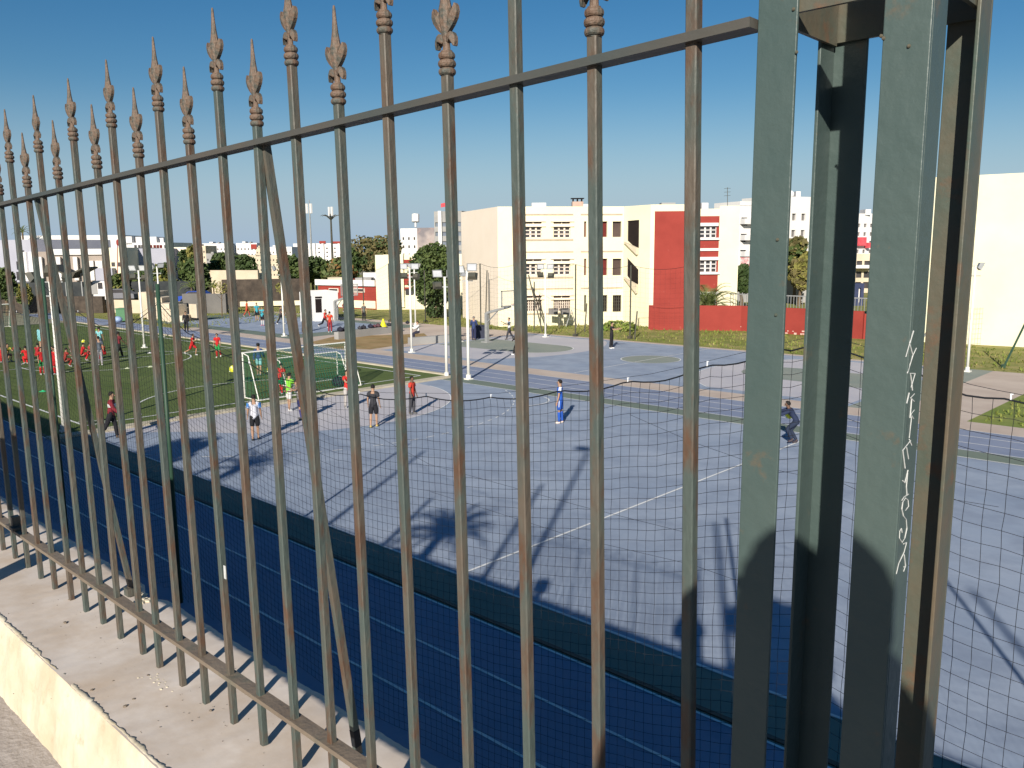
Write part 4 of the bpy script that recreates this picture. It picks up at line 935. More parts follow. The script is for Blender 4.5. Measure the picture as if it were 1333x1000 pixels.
light_pole(536, 459, 350, 'left white floodlight pole of the middle pair before the round tree', C4)
light_pole(541, 424, 347, 'farther white floodlight pole right beside the middle pair', C2)
light_pole(581.5, 491, 360, 'white floodlight pole at the turf end corner in front of the tree', C4, .08)
light_pole(610, 494, 352, 'bright white floodlight pole right of the turf end corner', [(-.3, .1, -.5, -.9, -.4), (.25, .2, .1, -1, -.4), (.28, -.25, .1, .9, -.7)], .085)
light_pole(599, 445, 358, 'slim white pole behind the bright corner floodlight pole', C2, .05)
light_pole(710, 439, 350, 'white floodlight pole with four lamps in front of the school windows', C4)
light_pole(1259, 484, 346, 'white floodlight pole in front of the blank cream wall', [(.2, 0, .9, -.2, -.4)])
k = MB(); b = G(575, 500)
# green net posts beyond the far courts
cp = []
for px, py, yt, lab in [(508, 419, 343, 'leftmost tall dark net post on the far court edge'), (554, 420, 352, 'tall green net post half hidden by the round tree'), (626, 427, 343, 'tall dark net post before the school end wall'), (671, 430, 344, 'tall dark net post by the school corner'),
                    (749, 438, 344, 'tall dark net post right of the school windows'), (820, 441, 345, 'tall green net post below the stair openings'), (897, 443, 345, 'tall net post before the red wall behind a fence bar'), (474, 412, 352, 'dark net post behind the person in grey')]:
    b = G(px, py); dep = (b-CAM).dot(fw); zt = D(px, yt, dep).z; k = MB(); k.tube([b, (b.x, b.y, zt)], .055, 8); k.box(b+Vector((0, 0, .1)), (.3, .3, .2)); o = k.obj('net_post', m_poled); tag(o, lab, 'post'); cp.append((Vector((b.x, b.y, zt)), px))
cp.sort(key=lambda q: q[1])
k = MB(); rr = .007
for (a, _), (b, _) in zip(cp[:-1], cp[1:]):
    pts = [a.lerp(b, i/12)-Vector((0, 0, .5*4*(i/12)*(1-i/12)*.6)) for i in range(13)]; k.tube(pts, .014, 3)
    nn = max(3, int((b-a).length/.35))
    for i in range(nn+1):
        f = i/nn; p = a.lerp(b, f)-Vector((0, 0, 1.2*f*(1-f))); k.tube([p, (p.x, p.y, .1)], rr*.45, 3, cap=False)
    for j in range(1, 15):
        k.tube([a.lerp(b, i/6)-Vector((0, 0, 1.2*(i/6)*(1-i/6)*(1-j/15)+j*.37)) for i in range(7)], rr*.45, 3, cap=False)
o = k.obj('ball_netting', m_net, kind='stuff', fix=False); tag(o, 'thin sagging ball netting strung along the far court edge posts', 'net')
# short slanted posts and scrap by the school
for (x0, y0_, x1, y1_, lab) in [(688, 358, 706, 424, 'left leaning strut in front of the school windows'), (693, 374, 711, 421, 'right leaning strut in front of the school windows'), (695.5, 367, 695.5, 421, 'short grey post beside the leaning struts'), (764, 395, 761, 424, 'short grey post by the narrow school slots'), (829.5, 405, 826, 434, 'short curved dark post by the stair block'), (634, 352, 632, 416, 'slim dark post left of the school end wall middle')]:
    b = G(x1, y1_+8); dep = (b-CAM).dot(fw); k = MB(); k.tube([b, D(x0, y0_, dep)], .05, 6); o = k.obj('strut_post', m_poled); tag(o, lab, 'post')
def hoop(px, py, ytop, armx, lab, s=1):
    b = G(px, py); t = thing('basketball_hoop', lab, 'basketball hoop', b); dep = (b-CAM).dot(fw); zt = D(px, ytop, dep).z
    k = MB(); k.bar(b, (b.x, b.y, zt), .22, .22); k.box(b+Vector((0, 0, .05)), (.6, .6, .1)); k.obj('column', m_metal, t)
    e = Vector((1, 0, 0)); tip = Vector((b.x, b.y, zt))+e*2.3*s+Vector((0, 0, .55)); k = MB(); k.bar((b.x, b.y, zt), tip, .16, .16); k.bar((b.x, b.y, zt-.7), Vector((b.x, b.y, zt))+e*1.1*s+Vector((0, 0, .2)), .06); k.obj('arm', m_metal, t)
    k = MB(); c = tip+Vector((.05*s, 0, .55)); k.box(c, (.04, 1.8, 1.05)); bb = k.obj('backboard', m_clear, t)
    k = MB()
    for dy, dz, sy, sz in ((0, -.5, 1.86, .06), (0, .52, 1.86, .06), (-.9, 0, .06, 1.1), (.9, 0, .06, 1.1)): k.box(c+Vector((0, dy, dz)), (.07, sy, sz))
    k.obj('frame', m_metal, bb)
    k = MB(); rc_ = c+Vector((.35*s, 0, -.38)); k.tube([rc_+Vector((.22*math.cos(i*.5236), .22*math.sin(i*.5236), 0)) for i in range(13)], .014, 5); k.obj('rim', m_red, t)
    k = MB()
    for i in range(12): a_ = i*.5236; k.tube([rc_+Vector((.22*math.cos(a_), .22*math.sin(a_), 0)), rc_+Vector((.13*math.cos(a_+.5), .13*math.sin(a_+.5), -.4))], .006, 3)
    k.obj('hoop_net', m_clip, t)
hoop(634, 446, 407, 0, 'basketball hoop on a bent arm at the near end of the middle court')
b_ = hoop(437, 418, 392, 0, 'basketball hoop column beside the white kiosk', 1)
# football goals
def goal(x, y0_, y1_, h, dp, lab, dx=1):
    t = thing('football_goal', lab, 'goal', (x, (y0_+y1_)/2, .012)); r_ = .036
    for y in (y0_, y1_): k = MB(); k.tube([(x, y, 0), (x, y, h)], r_, 8); k.obj('post', m_pole, t)
    k = MB(); k.tube([(x, y0_-r_, h), (x, y1_+r_, h)], r_, 8); k.obj('crossbar', m_pole, t)
    k = MB()
    for y in (y0_, y1_): k.tube([(x, y, h), (x+dx*dp*.4, y, h-.1), (x+dx*dp, y, .03)], .025, 6)
    k.tube([(x+dx*dp, y0_, .04), (x+dx*dp, y1_, .04)], .025, 6)
    for y in (y0_, y1_): k.tube([(x, y, .04), (x+dx*dp, y, .04)], .025, 6)
    k.obj('stay_frame', m_pole, t)
    k = MB(); n = int((y1_-y0_)/.14)
    for i in range(n+1):
        y = y0_+(y1_-y0_)*i/n; k.tube([(x, y, h), (x+dx*dp*.4, y, h-.12), (x+dx*dp, y, .03)], .010, 3, cap=False)
    for j in range(17):
        f = j/16; xx = x+dx*dp*(.4*f/.2 if f < .2 else .4+.6*(f-.2)/.8); zz = h-.1*f/.2 if f < .2 else (h-.1)*(1-(f-.2)/.8)+.03
        k.tube([(xx, y0_, zz), (xx, y1_, zz)], .010, 3, cap=False)
    for y in (y0_, y1_):
        for j in range(12):
            xx = dp*j/12; k.tube([(x+dx*xx, y, 0), (x+dx*xx, y, h-.1 if xx < dp*.4 else (h-.1)*(1-(xx-dp*.4)/(dp*.6)))], .010, 3, cap=False)
    k.obj('goal_net', m_netg, t, kind='stuff', fix=False); return t
goal(-34.0, 18.6, 24.1, 2.05, 1.2, 'full size white football goal with green net at the turf end')
goal(-36.3, 21.6, 25.2, 1.3, .9, 'smaller white goal standing behind the larger one', 1)
t = goal(-83, 17.0, 23.5, 2.1, 1.2, 'pale goal with green net at the far left turf end', -1)
# low walls with bags
def lowwall(pts, h, lab, th=.45):
    k = MB(); n = len(pts)
    for a, b in zip(pts[:-1], pts[1:]): k.bar((a.x, a.y, h/2), (b.x, b.y, h/2), th, h)
    o = k.obj('low_wall', m_greyw); tag(o, lab, 'wall')
lowwall([G(438, 442), G(518, 432), ], .55, 'grey low wall covered with bags beside the brown dirt')
lowwall([G(533, 449), G(596, 444), ], .5, 'grey low wall with a seated person before the white poles')
m_bagn = plain((.02, .022, .035)); 
for i, (px, s, c) in enumerate([(443, .36, (.015, .015, .03)), (448, .3, (.02, .02, .04)), (467, .25, (.05, .05, .06)), (472, .3, (.02, .02, .03)), (481, .32, (.02, .022, .04)), (486, .25, (.12, .05, .06)), (491, .3, (.10, .05, .06)), (506, .26, (.03, .03, .04)), (511, .28, (.02, .02, .03)), (516, .25, (.05, .04, .05)), (532, .25, (.02, .02, .03))]):
    q = G(438, 442).lerp(G(518, 432), (px-438)/80); k = MB(); rz_ = random.random()*3
    k.ball((q.x, q.y, .55+s*.45), (s*.9, s*.55, s*.5), 8, 6); k.tube([(q.x-s*.4, q.y, .55+s*.7), (q.x, q.y, .55+s*1.15), (q.x+s*.4, q.y, .55+s*.7)], .02, 4)
    tag(k.obj('sports_bag', plain(c), smooth=True), ['first black sports bag at the wall end nearest the red players', 'second black bag from the wall end', 'small grey bag just right of the fence bar', 'dark bag leaning on its neighbour', 'navy round bag in the middle of the wall row', 'small maroon bag left of the yellow cone', 'maroon bag touching the yellow cone', 'dark bag just right of the yellow cone', 'black bag second right of the cone', 'greyish bag near the far wall end', 'last dark bag beyond the low wall end'][i], 'bag', 'bags lined up on the low wall')
def cone(p, c, h, lab, r=.16):
    k = MB(); p = Vector(p); lathe(k, [(0, r*1.25), (.02, r*1.25), (.025, r), (h*.6, r*.5), (h, r*.18)], 12, p); tag(k.obj('training_cone', plain(c, .5)), lab, 'cone')
q = G(438, 442).lerp(G(518, 432), .75); cone((q.x, q.y, .56), (.85, .75, .02), .62, 'bright yellow cone standing among the bags on the low wall', .26)
for (x, y, lab, c) in [(56, 510, 'green disc marker on the dark near turf', (.05, .6, .25)), (166, 480, 'pale marker left on the centre circle', (.7, .75, .5)), (196, 478, 'pale marker right on the centre circle', (.7, .75, .5)), (195, 460, 'white marker inside the centre circle', (.7, .7, .7))]: cone(G(x, y), c, .08, lab, .14)
def ball(p, lab, c=(.75, .75, .05), r=.13):
    k = MB(); k.ball(p, r, 14, 10); o = k.obj('football', [plain(c, .5)], smooth=True); tag(o, lab, 'ball')
    k2 = MB()
    for i in range(6):
        a_ = i*1.05; d = Vector((math.cos(a_)*.8, math.sin(a_)*.8, .6 if i % 2 else -.6)).normalized(); k2.ball(Vector(p)+d*r*.93, r*.28, 6, 5)
    k2.obj('ball_panel', plain((.7, .7, .65), .5), o)
g_ = G(304, 484); ball((g_.x, g_.y, .14), 'left yellow ball lying on the turf before the goal', r=.22); g_ = G(353, 484); ball((g_.x, g_.y, .14), 'right yellow ball lying near the capped coach', r=.22)
g_ = G(109, 450); ball((g_.x, g_.y, .3), 'yellow ball bouncing on the left turf', r=.13)
g_ = D(1027.5, 540, 28.5); ball(g_, 'yellow and white ball in the air above the crouching keeper', r=.14)
k = MB(); q = G(162, 418); k.box((q.x, q.y, .6), (1.1, .9, 1.1), rz=.7); k.box((q.x, q.y, 1.2), (1.2, 1.0, .1), rz=.7); tag(k.obj('wheelie_bin', plain((.08, .2, .10), .5)), 'green bin on the grass behind the far left lane', 'bin')
q = G(154, 420); k = MB(); k.ball((q.x, q.y, .3), (.5, .4, .3), 8, 6); tag(k.obj('rubbish_sack', plain((.3, .4, .6), .4), smooth=True), 'pale blue sack beside the green bin', 'sack')
q = G(441, 503); k = MB(); k.ball((q.x, q.y, .2), (.42, .3, .28), 8, 6); k.tube([(q.x-.2, q.y, .4), (q.x, q.y, .55), (q.x+.2, q.y, .4)], .02, 4); tag(k.obj('sports_bag', m_bagn, smooth=True), 'black bag on the ground beside the goal post', 'bag')
q = G(625, 440); k = MB(); k.box((q.x, q.y, .45), (.9, .7, .9), rz=.7); k.box((q.x, q.y, .93), (1, .8, .06), rz=.7); tag(k.obj('storage_box', plain((.03, .035, .06))), 'dark box standing beside the man in navy', 'box')
# little chair-like scrap & board at window
b = Vector((*XY(728, 69), 0)); k = MB()
for dx in (-.5, .5): k.box(b+r0*dx+Vector((0, 0, 1.35)), (.8, .06, .55), rz=.7+dx*.3)
k.tube([b, b+Vector((0, 0, 1.3))], .03, 5); tag(k.obj('sign_board', m_shut), 'two grey boards on a stick under the barred school window', 'board')
b = Vector((*XY(744, 69), 0)); k = MB()
for dx in (-.45, .45): k.tube([b+r0*dx, b+Vector((0, 0, 1.5))], .03, 5); k.tube([b+r0*dx+f0*.5, b+Vector((0, 0, 1.5))], .03, 5)
k.tube([b-r0*.25+Vector((0, 0, .7)), b+r0*.25+Vector((0, 0, .7))], .025, 5); tag(k.obj('trestle', m_metal), 'grey folding trestle under the barred school window', 'trestle')
# fence lengths before the blank wall
t = thing('lawn_fence', 'grey posts with thin mesh in front of the blank cream wall', 'fence', (-12, 58, 0)); 
for px, pyb, yt in [(1311, 447, 393), (1380, 450, 385), (1215, 446, 400)]:
    b = G(px, pyb+1); dep = (b-CAM).dot(fw); k = MB(); k.tube([b, D(px+2, yt, dep)], .07, 6); k.tube([G(px-17, pyb), D(px, yt+20, dep)], .05, 6); k.obj('post', m_metal, t)
k = MB(); a = G(1215, 448); b = G(1420, 452); a.z = b.z = 0
for i in range(60):
    f = i/59; p = a.lerp(b, f); k.tube([p, p+Vector((0, 0, 2.5))], .006, 3, cap=False)
for j in range(8): k.tube([a+Vector((0, 0, .33*j+.1)), b+Vector((0, 0, .33*j+.1))], .006, 3, cap=False)
k.obj('wire_mesh', m_metal, t, kind='stuff', fix=False)
b = G(1306, 479); k = MB(); dep = (b-CAM).dot(fw); k.tube([b, D(1345, 400, dep)], .06, 6); k.tube([b, b+Vector((0, 0, .2))], .12, 6); tag(k.obj('leaning_pole', m_poleg), 'green leaning pole stuck in the grass before the cream wall', 'pole')
# roadside tufts: ragged grass along edges
k = MB()
for i in range(5200):
    r_ = random.random()
    if r_ < .55: p = Vector((random.uniform(-60, 0), random.uniform(48.9, 60), 0))
    elif r_ < .8: p = Vector((random.uniform(-8.2, 6), random.uniform(34.2, 48), 0))
    else: p = Vector((random.uniform(-90, -70), random.uniform(33, 50), 0))
    h_ = random.uniform(.05, .22)
    for q in range(3):
        a_ = random.random()*6.28; d = Vector((math.cos(a_), math.sin(a_), 0)); k.add([p-d*.04, p+d*.04, p+Vector((d.y*.1, -d.x*.1, h_))], [(0, 1, 2)], 0 if random.random() < .6 else 1)
o = k.obj('grass_tuft', [m_grass2, m_grass], kind='stuff', fix=False); tag(o, 'ragged grass tufts on the banks beyond the courts', 'grass')
k = MB(); p = XY(808, 66); leaf_cloud(k, (p.x, p.y, .25), (1.6, 1.2, .55), 500, .12, 0, 2); tag(k.obj('weed_clump', [m_grass2, m_leafm], kind='stuff', fix=False), 'green weedy mound at the foot of the stair block', 'weeds')

# ================================================================== PEOPLE
def V3(*a): return Vector(a)
def body(pose, h, build=1.0):
    """returns (mesh with skin modifier applied, segment list); local frame faces +Y, feet near z=0"""
    hd = math.radians; P = dict(lean=0, twist=0, hl=0, kl=4, hr=0, kr=4, sl=5, al=8, el=12, sr=5, ar=8, er=12, head=0, sit=None, fwd_al=0); P.update(pose)
    q = {}
    le = hd(P['lean'])
    up = V3(0, math.sin(le), math.cos(le)); fwd = V3(0, math.cos(le), -math.sin(le))
    hip = V3(0, 0, 0); q['pelvis'] = hip; q['waist'] = up*.10; q['chest'] = up*.225+fwd*.008; q['neck'] = up*.30; hl_ = hd(P['head'])
    hu = V3(0, math.sin(le*.4+hl_), math.cos(le*.4+hl_)); q['skull0'] = q['neck']+hu*.045+fwd*.008; q['skull1'] = q['neck']+hu*.095+fwd*.012; q['skull2'] = q['neck']+hu*.135+fwd*.008
    S_ = []
    for s, hh, kk, ss, aa, ee, c in ((-1, P['hl'], P['kl'], P['sl'], P['al'], P['el'], 'l'), (1, P['hr'], P['kr'], P['sr'], P['ar'], P['er'], 'r')):
        a = hd(hh); b = hd(hh-kk); ab = s*.06
        H = V3(s*.052, 0, -.015); K = H+V3(ab*.16, math.sin(a), -math.cos(a)).normalized()*.235; A = K+V3(ab*.1, math.sin(b), -math.cos(b)).normalized()*.24
        fb = b+hd(0); fd = V3(s*.12, math.cos(fb) if abs(b) < 1.0 else .6, math.sin(fb)*.8).normalized()
        q['hip'+c] = H; q['knee'+c] = K; q['calf'+c] = K.lerp(A, .3); q['ankle'+c] = A; q['heel'+c] = A+V3(0, 0, -.022)-fd*.012; q['toe'+c] = A+fd*.085+V3(0, 0, -.022)
        q['thigh'+c] = H.lerp(K, .35)
        Sh = q['neck']-up*.028+V3(s*.098, 0, 0); u = hd(ss); w_ = hd(aa)
        d1 = (V3(s*math.sin(w_), math.sin(u)*math.cos(w_), -math.cos(u)*math.cos(w_))); E_ = Sh+d1*.165
        tg = P.get('t'+c)
        u2 = u+hd(ee); w2 = hd(aa*.4-P['fwd_al']); d2 = V3(s*math.sin(w2), math.sin(u2)*math.cos(w2), -math.cos(u2)*math.cos(w2)); W = E_+d2*.145
        if tg is not None:                       # reach for a given wrist place, elbow hanging down
            v = tg-Sh; Ld = min(v.length, .308); vd = v.normalized(); ca = (.165**2+Ld**2-.145**2)/(2*.165*Ld); dn = V3(s*.35, 0, -1); dn = (dn-vd*dn.dot(vd)).normalized()
            E_ = Sh+vd*.165*ca+dn*.165*math.sqrt(max(0, 1-ca*ca)); W = Sh+vd*Ld; d2 = (W-E_).normalized()
        q['sh'+c] = Sh; q['elb'+c] = E_; q['fore'+c] = E_.lerp(W, .3); q['wri'+c] = W; q['palm'+c] = W+d2*.042
    names = list(q); ix = {n: i for i, n in enumerate(names)}
    R = dict(pelvis=(.072, .056), waist=(.062, .046), chest=(.078, .056), neck=(.030, .032), skull0=(.036, .042), skull1=(.045, .056), skull2=(.034, .042))
    for c in 'lr': R.update({'hip'+c: (.050, .052), 'thigh'+c: (.047, .048), 'knee'+c: (.030, .031), 'calf'+c: (.032, .034), 'ankle'+c: (.018, .020), 'heel'+c: (.020, .020), 'toe'+c: (.019, .014), 'sh'+c: (.034, .034), 'elb'+c: (.022, .022), 'fore'+c: (.023, .023), 'wri'+c: (.014, .014), 'palm'+c: (.017, .013)})
    E = [('pelvis', 'waist'), ('waist', 'chest'), ('chest', 'neck'), ('neck', 'skull0'), ('skull0', 'skull1'), ('skull1', 'skull2')]
    for c in 'lr': E += [('pelvis', 'hip'+c), ('hip'+c, 'thigh'+c), ('thigh'+c, 'knee'+c), ('knee'+c, 'calf'+c), ('calf'+c, 'ankle'+c), ('ankle'+c, 'heel'+c), ('heel'+c, 'toe'+c), ('chest', 'sh'+c), ('sh'+c, 'elb'+c), ('elb'+c, 'fore'+c), ('fore'+c, 'wri'+c), ('wri'+c, 'palm'+c)]
    me = bpy.data.meshes.new('body'); me.from_pydata([q[n]*h for n in names], [(ix[a], ix[b]) for a, b in E], [])
    o = bpy.data.objects.new('tmp', me); COL.objects.link(o)
    md = o.modifiers.new('s', 'SKIN'); md.use_smooth_shade = True; md.branch_smoothing = .4
    for i, n in enumerate(names):
        r = R[n]; bb = build if n in ('pelvis', 'waist', 'chest', 'hipl', 'hipr', 'thighl', 'thighr') else 1
        me.skin_vertices[0].data[i].radius = (r[0]*h*bb, r[1]*h*bb)
    me.skin_vertices[0].data[0].use_root = True
    sb = o.modifiers.new('u', 'SUBSURF'); sb.levels = 1; sb.render_levels = 1
    dg = bpy.context.evaluated_depsgraph_get(); m2 = bpy.data.meshes.new_from_object(o.evaluated_get(dg))
    bpy.data.objects.remove(o); bpy.data.meshes.remove(me)
    segs = [(a, b, q[a]*h, q[b]*h) for a, b in E]
    return m2, segs, {n: q[n]*h for n in q}
def nearest(p, segs, R_=None):
    best = None
    for a, b, A, B in segs:
        d = B-A; t = max(0, min(1, (p-A).dot(d)/max(1e-9, d.length_squared))); w_ = .75 if a in ('pelvis', 'waist', 'chest') and b[0] in 'wcn' else 1
        dist = (p-(A+d*t)).length*w_
        if best is None or dist < best[0]: best = (dist, a, b, t)
    return best
def submesh(m2, faces, off, name, m, parent, zcut=None, flare=None):
    idx = {}; vs = []; fs = []
    for f in faces:
        l = []
        for v in m2.polygons[f].vertices:
            if v not in idx: idx[v] = len(vs); vs.append(m2.vertices[v].co+m2.vertices[v].normal*off)
            l.append(idx[v])
        fs.append(l)
    if not fs: return None
    me = bpy.data.meshes.new(name); me.from_pydata(vs, [], fs); me.materials.append(m); me.polygons.foreach_set('use_smooth', [True]*len(fs))
    o = bpy.data.objects.new(name, me); COL.objects.link(o); o.parent = parent
    sd_ = o.modifiers.new('t', 'SOLIDIFY'); sd_.thickness = .008; sd_.offset = 1
    return o
def person(pos, face, label, pose, h=1.62, shirt=(.4, .02, .02), sleeve='short', legs=None, leglen='shorts', socks=None, shoes=(.6, .6, .6), skin='m', hair=(.012, .01, .009), group=None, zoff=0, extras=(), build=1.0, hands=True):
    """face: heading in degrees, 0 = +Y, counted anticlockwise"""
    m2, segs, q = body(pose, h, build)
    ms = m_skin if skin == 'm' else m_skind
    zmin = min(v.co.z for v in m2.vertices)
    pos = Vector(pos); t = thing('person', label, 'person', pos, group); t.rotation_euler = (0, 0, math.radians(face))
    lift = -zmin+zoff
    for v in m2.vertices: v.co.z += lift
    segs = [(a, b, A+V3(0, 0, lift), B+V3(0, 0, lift)) for a, b, A, B in segs]; q = {n: p+V3(0, 0, lift) for n, p in q.items()}
    m2.materials.clear(); m2.materials.append(ms)
    cls = []
    for p in m2.polygons: cls.append(nearest(p.center, segs))
    tors = {('pelvis', 'waist'), ('waist', 'chest'), ('chest', 'shl'), ('chest', 'shr')}
    F_s, F_l, F_k, F_f = [], [], [], []
    for p, (d, a, b, tt) in zip(m2.polygons, cls):
        i = p.index
        if (a, b) in tors or (a == 'chest' and b == 'neck' and tt < .62): F_s.append(i)
        if a[:2] == 'sh' and (sleeve == 'long' or tt < .62): F_s.append(i)
        if sleeve == 'long' and (a[:3] == 'elb' or (a[:4] == 'fore' and tt < .95)): F_s.append(i)
        if (a == 'pelvis' and (b[:3] == 'hip' or (b == 'waist' and tt < .25))) or a[:3] == 'hip' or (a[:5] == 'thigh' and (leglen != 'shorts' or tt < .72)): F_l.append(i)
        if leglen != 'shorts' and (a[:4] == 'knee' or (a[:4] == 'calf' and tt < .93)): F_l.append(i)
        if leglen == 'shorts' and socks and (a[:4] == 'calf' or (a[:4] == 'knee' and tt > .35)): F_k.append(i)
        if a[:5] == 'ankle' or a[:4] == 'heel': F_f.append(i)
    # hands: separate fingers and thumb joined to the body
    bm = bmesh.new(); bm.from_mesh(m2)
    if hands:
        k = MB()
        for c, s in (('l', -1), ('r', 1)):
            W = q['wri'+c]; Pm = q['palm'+c]; d = (Pm-W).normalized(); sd2 = V3(0, 1, 0) if abs(d.y) < .8 else V3(0, 0, 1); sd2 = (sd2-d*sd2.dot(d)).normalized(); cu = d.cross(sd2)*s
            for j in range(4):
                b0 = Pm+sd2*(j-1.5)*.0085*h; Ls = (.040, .046, .043, .034)[j]*h
                k.tube([b0-d*.008*h, b0+d*Ls*.5, b0+d*Ls*.85+cu*Ls*.22, b0+d*Ls+cu*Ls*.45], [.0052*h, .0048*h, .0044*h, .003*h], 5)
            b0 = W+d*.018*h+sd2*.012*h; k.tube([b0, b0+d*.016*h+sd2*.016*h, b0+d*.034*h+sd2*.018*h], [.006*h, .0055*h, .004*h], 5)
        # nose and ears
        c0 = q['skull1']; up_ = (q['skull2']-q['skull0']).normalized(); fx = V3(0, 1, 0); fx = (fx-up_*fx.dot(up_)).normalized()
        k.tube([c0+fx*.046*h+up_*.008*h, c0+fx*.062*h-up_*.014*h, c0+fx*.048*h-up_*.018*h], [.004*h, .008*h, .004*h], 5)
        for s in (-1, 1): k.ball(c0+V3(s*.045*h, -.002*h, -.006*h), (.005*h, .010*h, .015*h), 6, 5)
        me3 = k.mesh('x', ms); bm.from_mesh(me3); bpy.data.meshes.remove(me3)
    meb = bpy.data.meshes.new('body'); bm.to_mesh(meb); bm.free(); meb.materials.append(ms); meb.polygons.foreach_set('use_smooth', [True]*len(meb.polygons))
    bo = bpy.data.objects.new('body', meb); COL.objects.link(bo); bo.parent = t
    sc = h/1.7
    if F_l: submesh(m2, F_l, .016*sc, 'shorts' if leglen == 'shorts' else 'trousers', plain(legs or (.02, .02, .025), .9), t)
    if F_s: submesh(m2, F_s, .022*sc, 'shirt', plain(shirt, .9), t)
    for c in 'lr':
        if F_k: submesh(m2, [i for i in F_k if cls[i][1][-1] == c], .006*sc, 'sock', plain(socks, .9), t)
        submesh(m2, [i for i in F_f if cls[i][1][-1] == c], .010*sc, 'shoe', plain(shoes, .6), t)
    k = MB(); c0 = q['skull1']+V3(0, -.006*h, 0); up_ = (q['skull2']-q['skull0']).normalized()
    for i in range(2, 13):
        pass
    # hair cap: shell over the back and top of the skull
    n = 12; m_ = 6; vs = []; fs = []
    for i in range(m_+1):
        th = math.radians(8+104*i/m_)
        for j in range(n):
            a = 2*math.pi*j/n; r = V3(.051*h*math.sin(th)*math.cos(a), .062*h*math.sin(th)*math.sin(a), .062*h*math.cos(th)); frontness = math.sin(a)
            if frontness > .2 and th > math.radians(58): r = r*.82; r.z = max(r.z, .028*h)
            vs.append(c0+V3(0, 0, .012*h)+r*(1+.05*noise.noise(r*90)))
    vs.append(c0+V3(0, 0, .076*h)); T = len(vs)-1
    for i in range(m_):
        for j in range(n): fs.append((i*n+j, (i+1)*n+j, (i+1)*n+(j+1) % n, i*n+(j+1) % n))
    for j in range(n): fs.append((T, j, (j+1) % n))
    k.add(vs, fs)
    me = k.mesh('hair', plain(hair, .8), smooth=True); ho = bpy.data.objects.new('hair', me); COL.objects.link(ho); ho.parent = t
    k = MB()
    for s in (-1, 1): k.ball(q['skull1']+V3(s*.017*h, .049*h, .006*h), .0055*h, 6, 5)
    k.box(q['skull1']+V3(0, .050*h, -.028*h), (.022*h, .004*h, .004*h))
    me = k.mesh('face_marks', m_eye); eo = bpy.data.objects.new('eyes_and_mouth', me); COL.objects.link(eo); eo.parent = t
    for (nm, kind, col) in extras:
        k = MB()
        if kind == 'side_stripe':
            for s in (-1, 1): k.tube([q['hipl' if s < 0 else 'hipr']+V3(s*.052*h, 0, .02*h), q['thighl' if s < 0 else 'thighr']+V3(s*.062*h, 0, -.05*h)], .010*h, 5)
            for s in (-1, 1): k.tube([q['shl' if s < 0 else 'shr']+V3(s*.02*h, -.01*h, .045*h), q['shl' if s < 0 else 'shr']+V3(s*.052*h, 0, -.06*h)], .016*h, 5)
        elif kind == 'chest_band':
            c = q['chest']-V3(0, 0, .04*h); vs = []
            for zz in (-.035*h, .035*h):
                for j in range(16): a = j*math.pi/8; vs.append(c+V3(.101*h*math.cos(a), .078*h*math.sin(a), zz))
            k.add(vs, [(j, (j+1) % 16, (j+1) % 16+16, j+16) for j in range(16)])
        elif kind == 'sleeves':
            for c in 'lr': k.tube([q['sh'+c]+V3(0, 0, .01), q['sh'+c].lerp(q['elb'+c], .6)], [.052*h, .042*h], 8)
        elif kind == 'cap':
            k.ball(q['skull2']+V3(0, -.004*h, .004*h), (.056*h, .066*h, .045*h), 10, 6); k.box(q['skull2']+V3(0, .07*h, -.012*h), (.08*h, .06*h, .008*h))
        elif kind == 'shadow_filler':
            k.ball(q['neck']+V3(-.025*h, -.02*h, -.015*h), (.135*h, .075*h, .125*h), 16, 10)  # ball added round the neck to fill a gap in the cast shadow
        elif kind == 'phone':
            W = q['palmr']; k.box(W+V3(-.02, .03, .03), (.075, .01, .15), R=Matrix.Rotation(-.6, 3, 'X'))
        me = k.mesh(nm, plain(col, .8)); eo = bpy.data.objects.new(nm, me); COL.objects.link(eo); eo.parent = t
    return t
def face_to(p, q):   # heading from p towards q
    d = Vector(q)-Vector(p); return math.degrees(math.atan2(-d.x, d.y))
STAND = dict(hl=3, hr=-4, kl=4, kr=3)
STAND2 = dict(hl=-5, hr=7, kl=3, kr=6, al=12, ar=10, el=20, er=15)
WALK = dict(hl=24, kl=12, hr=-20, kr=14, sl=-22, sr=24, el=22, er=26)
RUN = dict(lean=10, hl=44, kl=58, hr=-26, kr=42, sl=-40, sr=40, el=80, er=80)
ARMS = dict(hl=4, hr=-3, kl=3, kr=3, sl=48, sr=48, el=55, er=55, al=4, ar=4, fwd_al=22)
SITG = dict(lean=14, hl=96, kl=118, hr=92, kr=112, sl=50, sr=50, el=25, er=25)
CROUCH = dict(lean=42, hl=62, kl=88, hr=48, kr=80, sl=60, sr=65, el=30, er=25, al=25, ar=20)
RED = (.50, .018, .02); G_ = 'boys in red sitting on the turf'
def at(px, py): return G(px, py)
CAMD = lambda p: face_to(p, (0, 0, 0))
def put(px, py, rel, *a, **k):
    p = G(px, py, k.pop('z', 0)); return person((p.x, p.y, p.z+(.012 if p.x < -32 and p.y < 29 else 0)), CAMD(p)+rel, *a, **k)
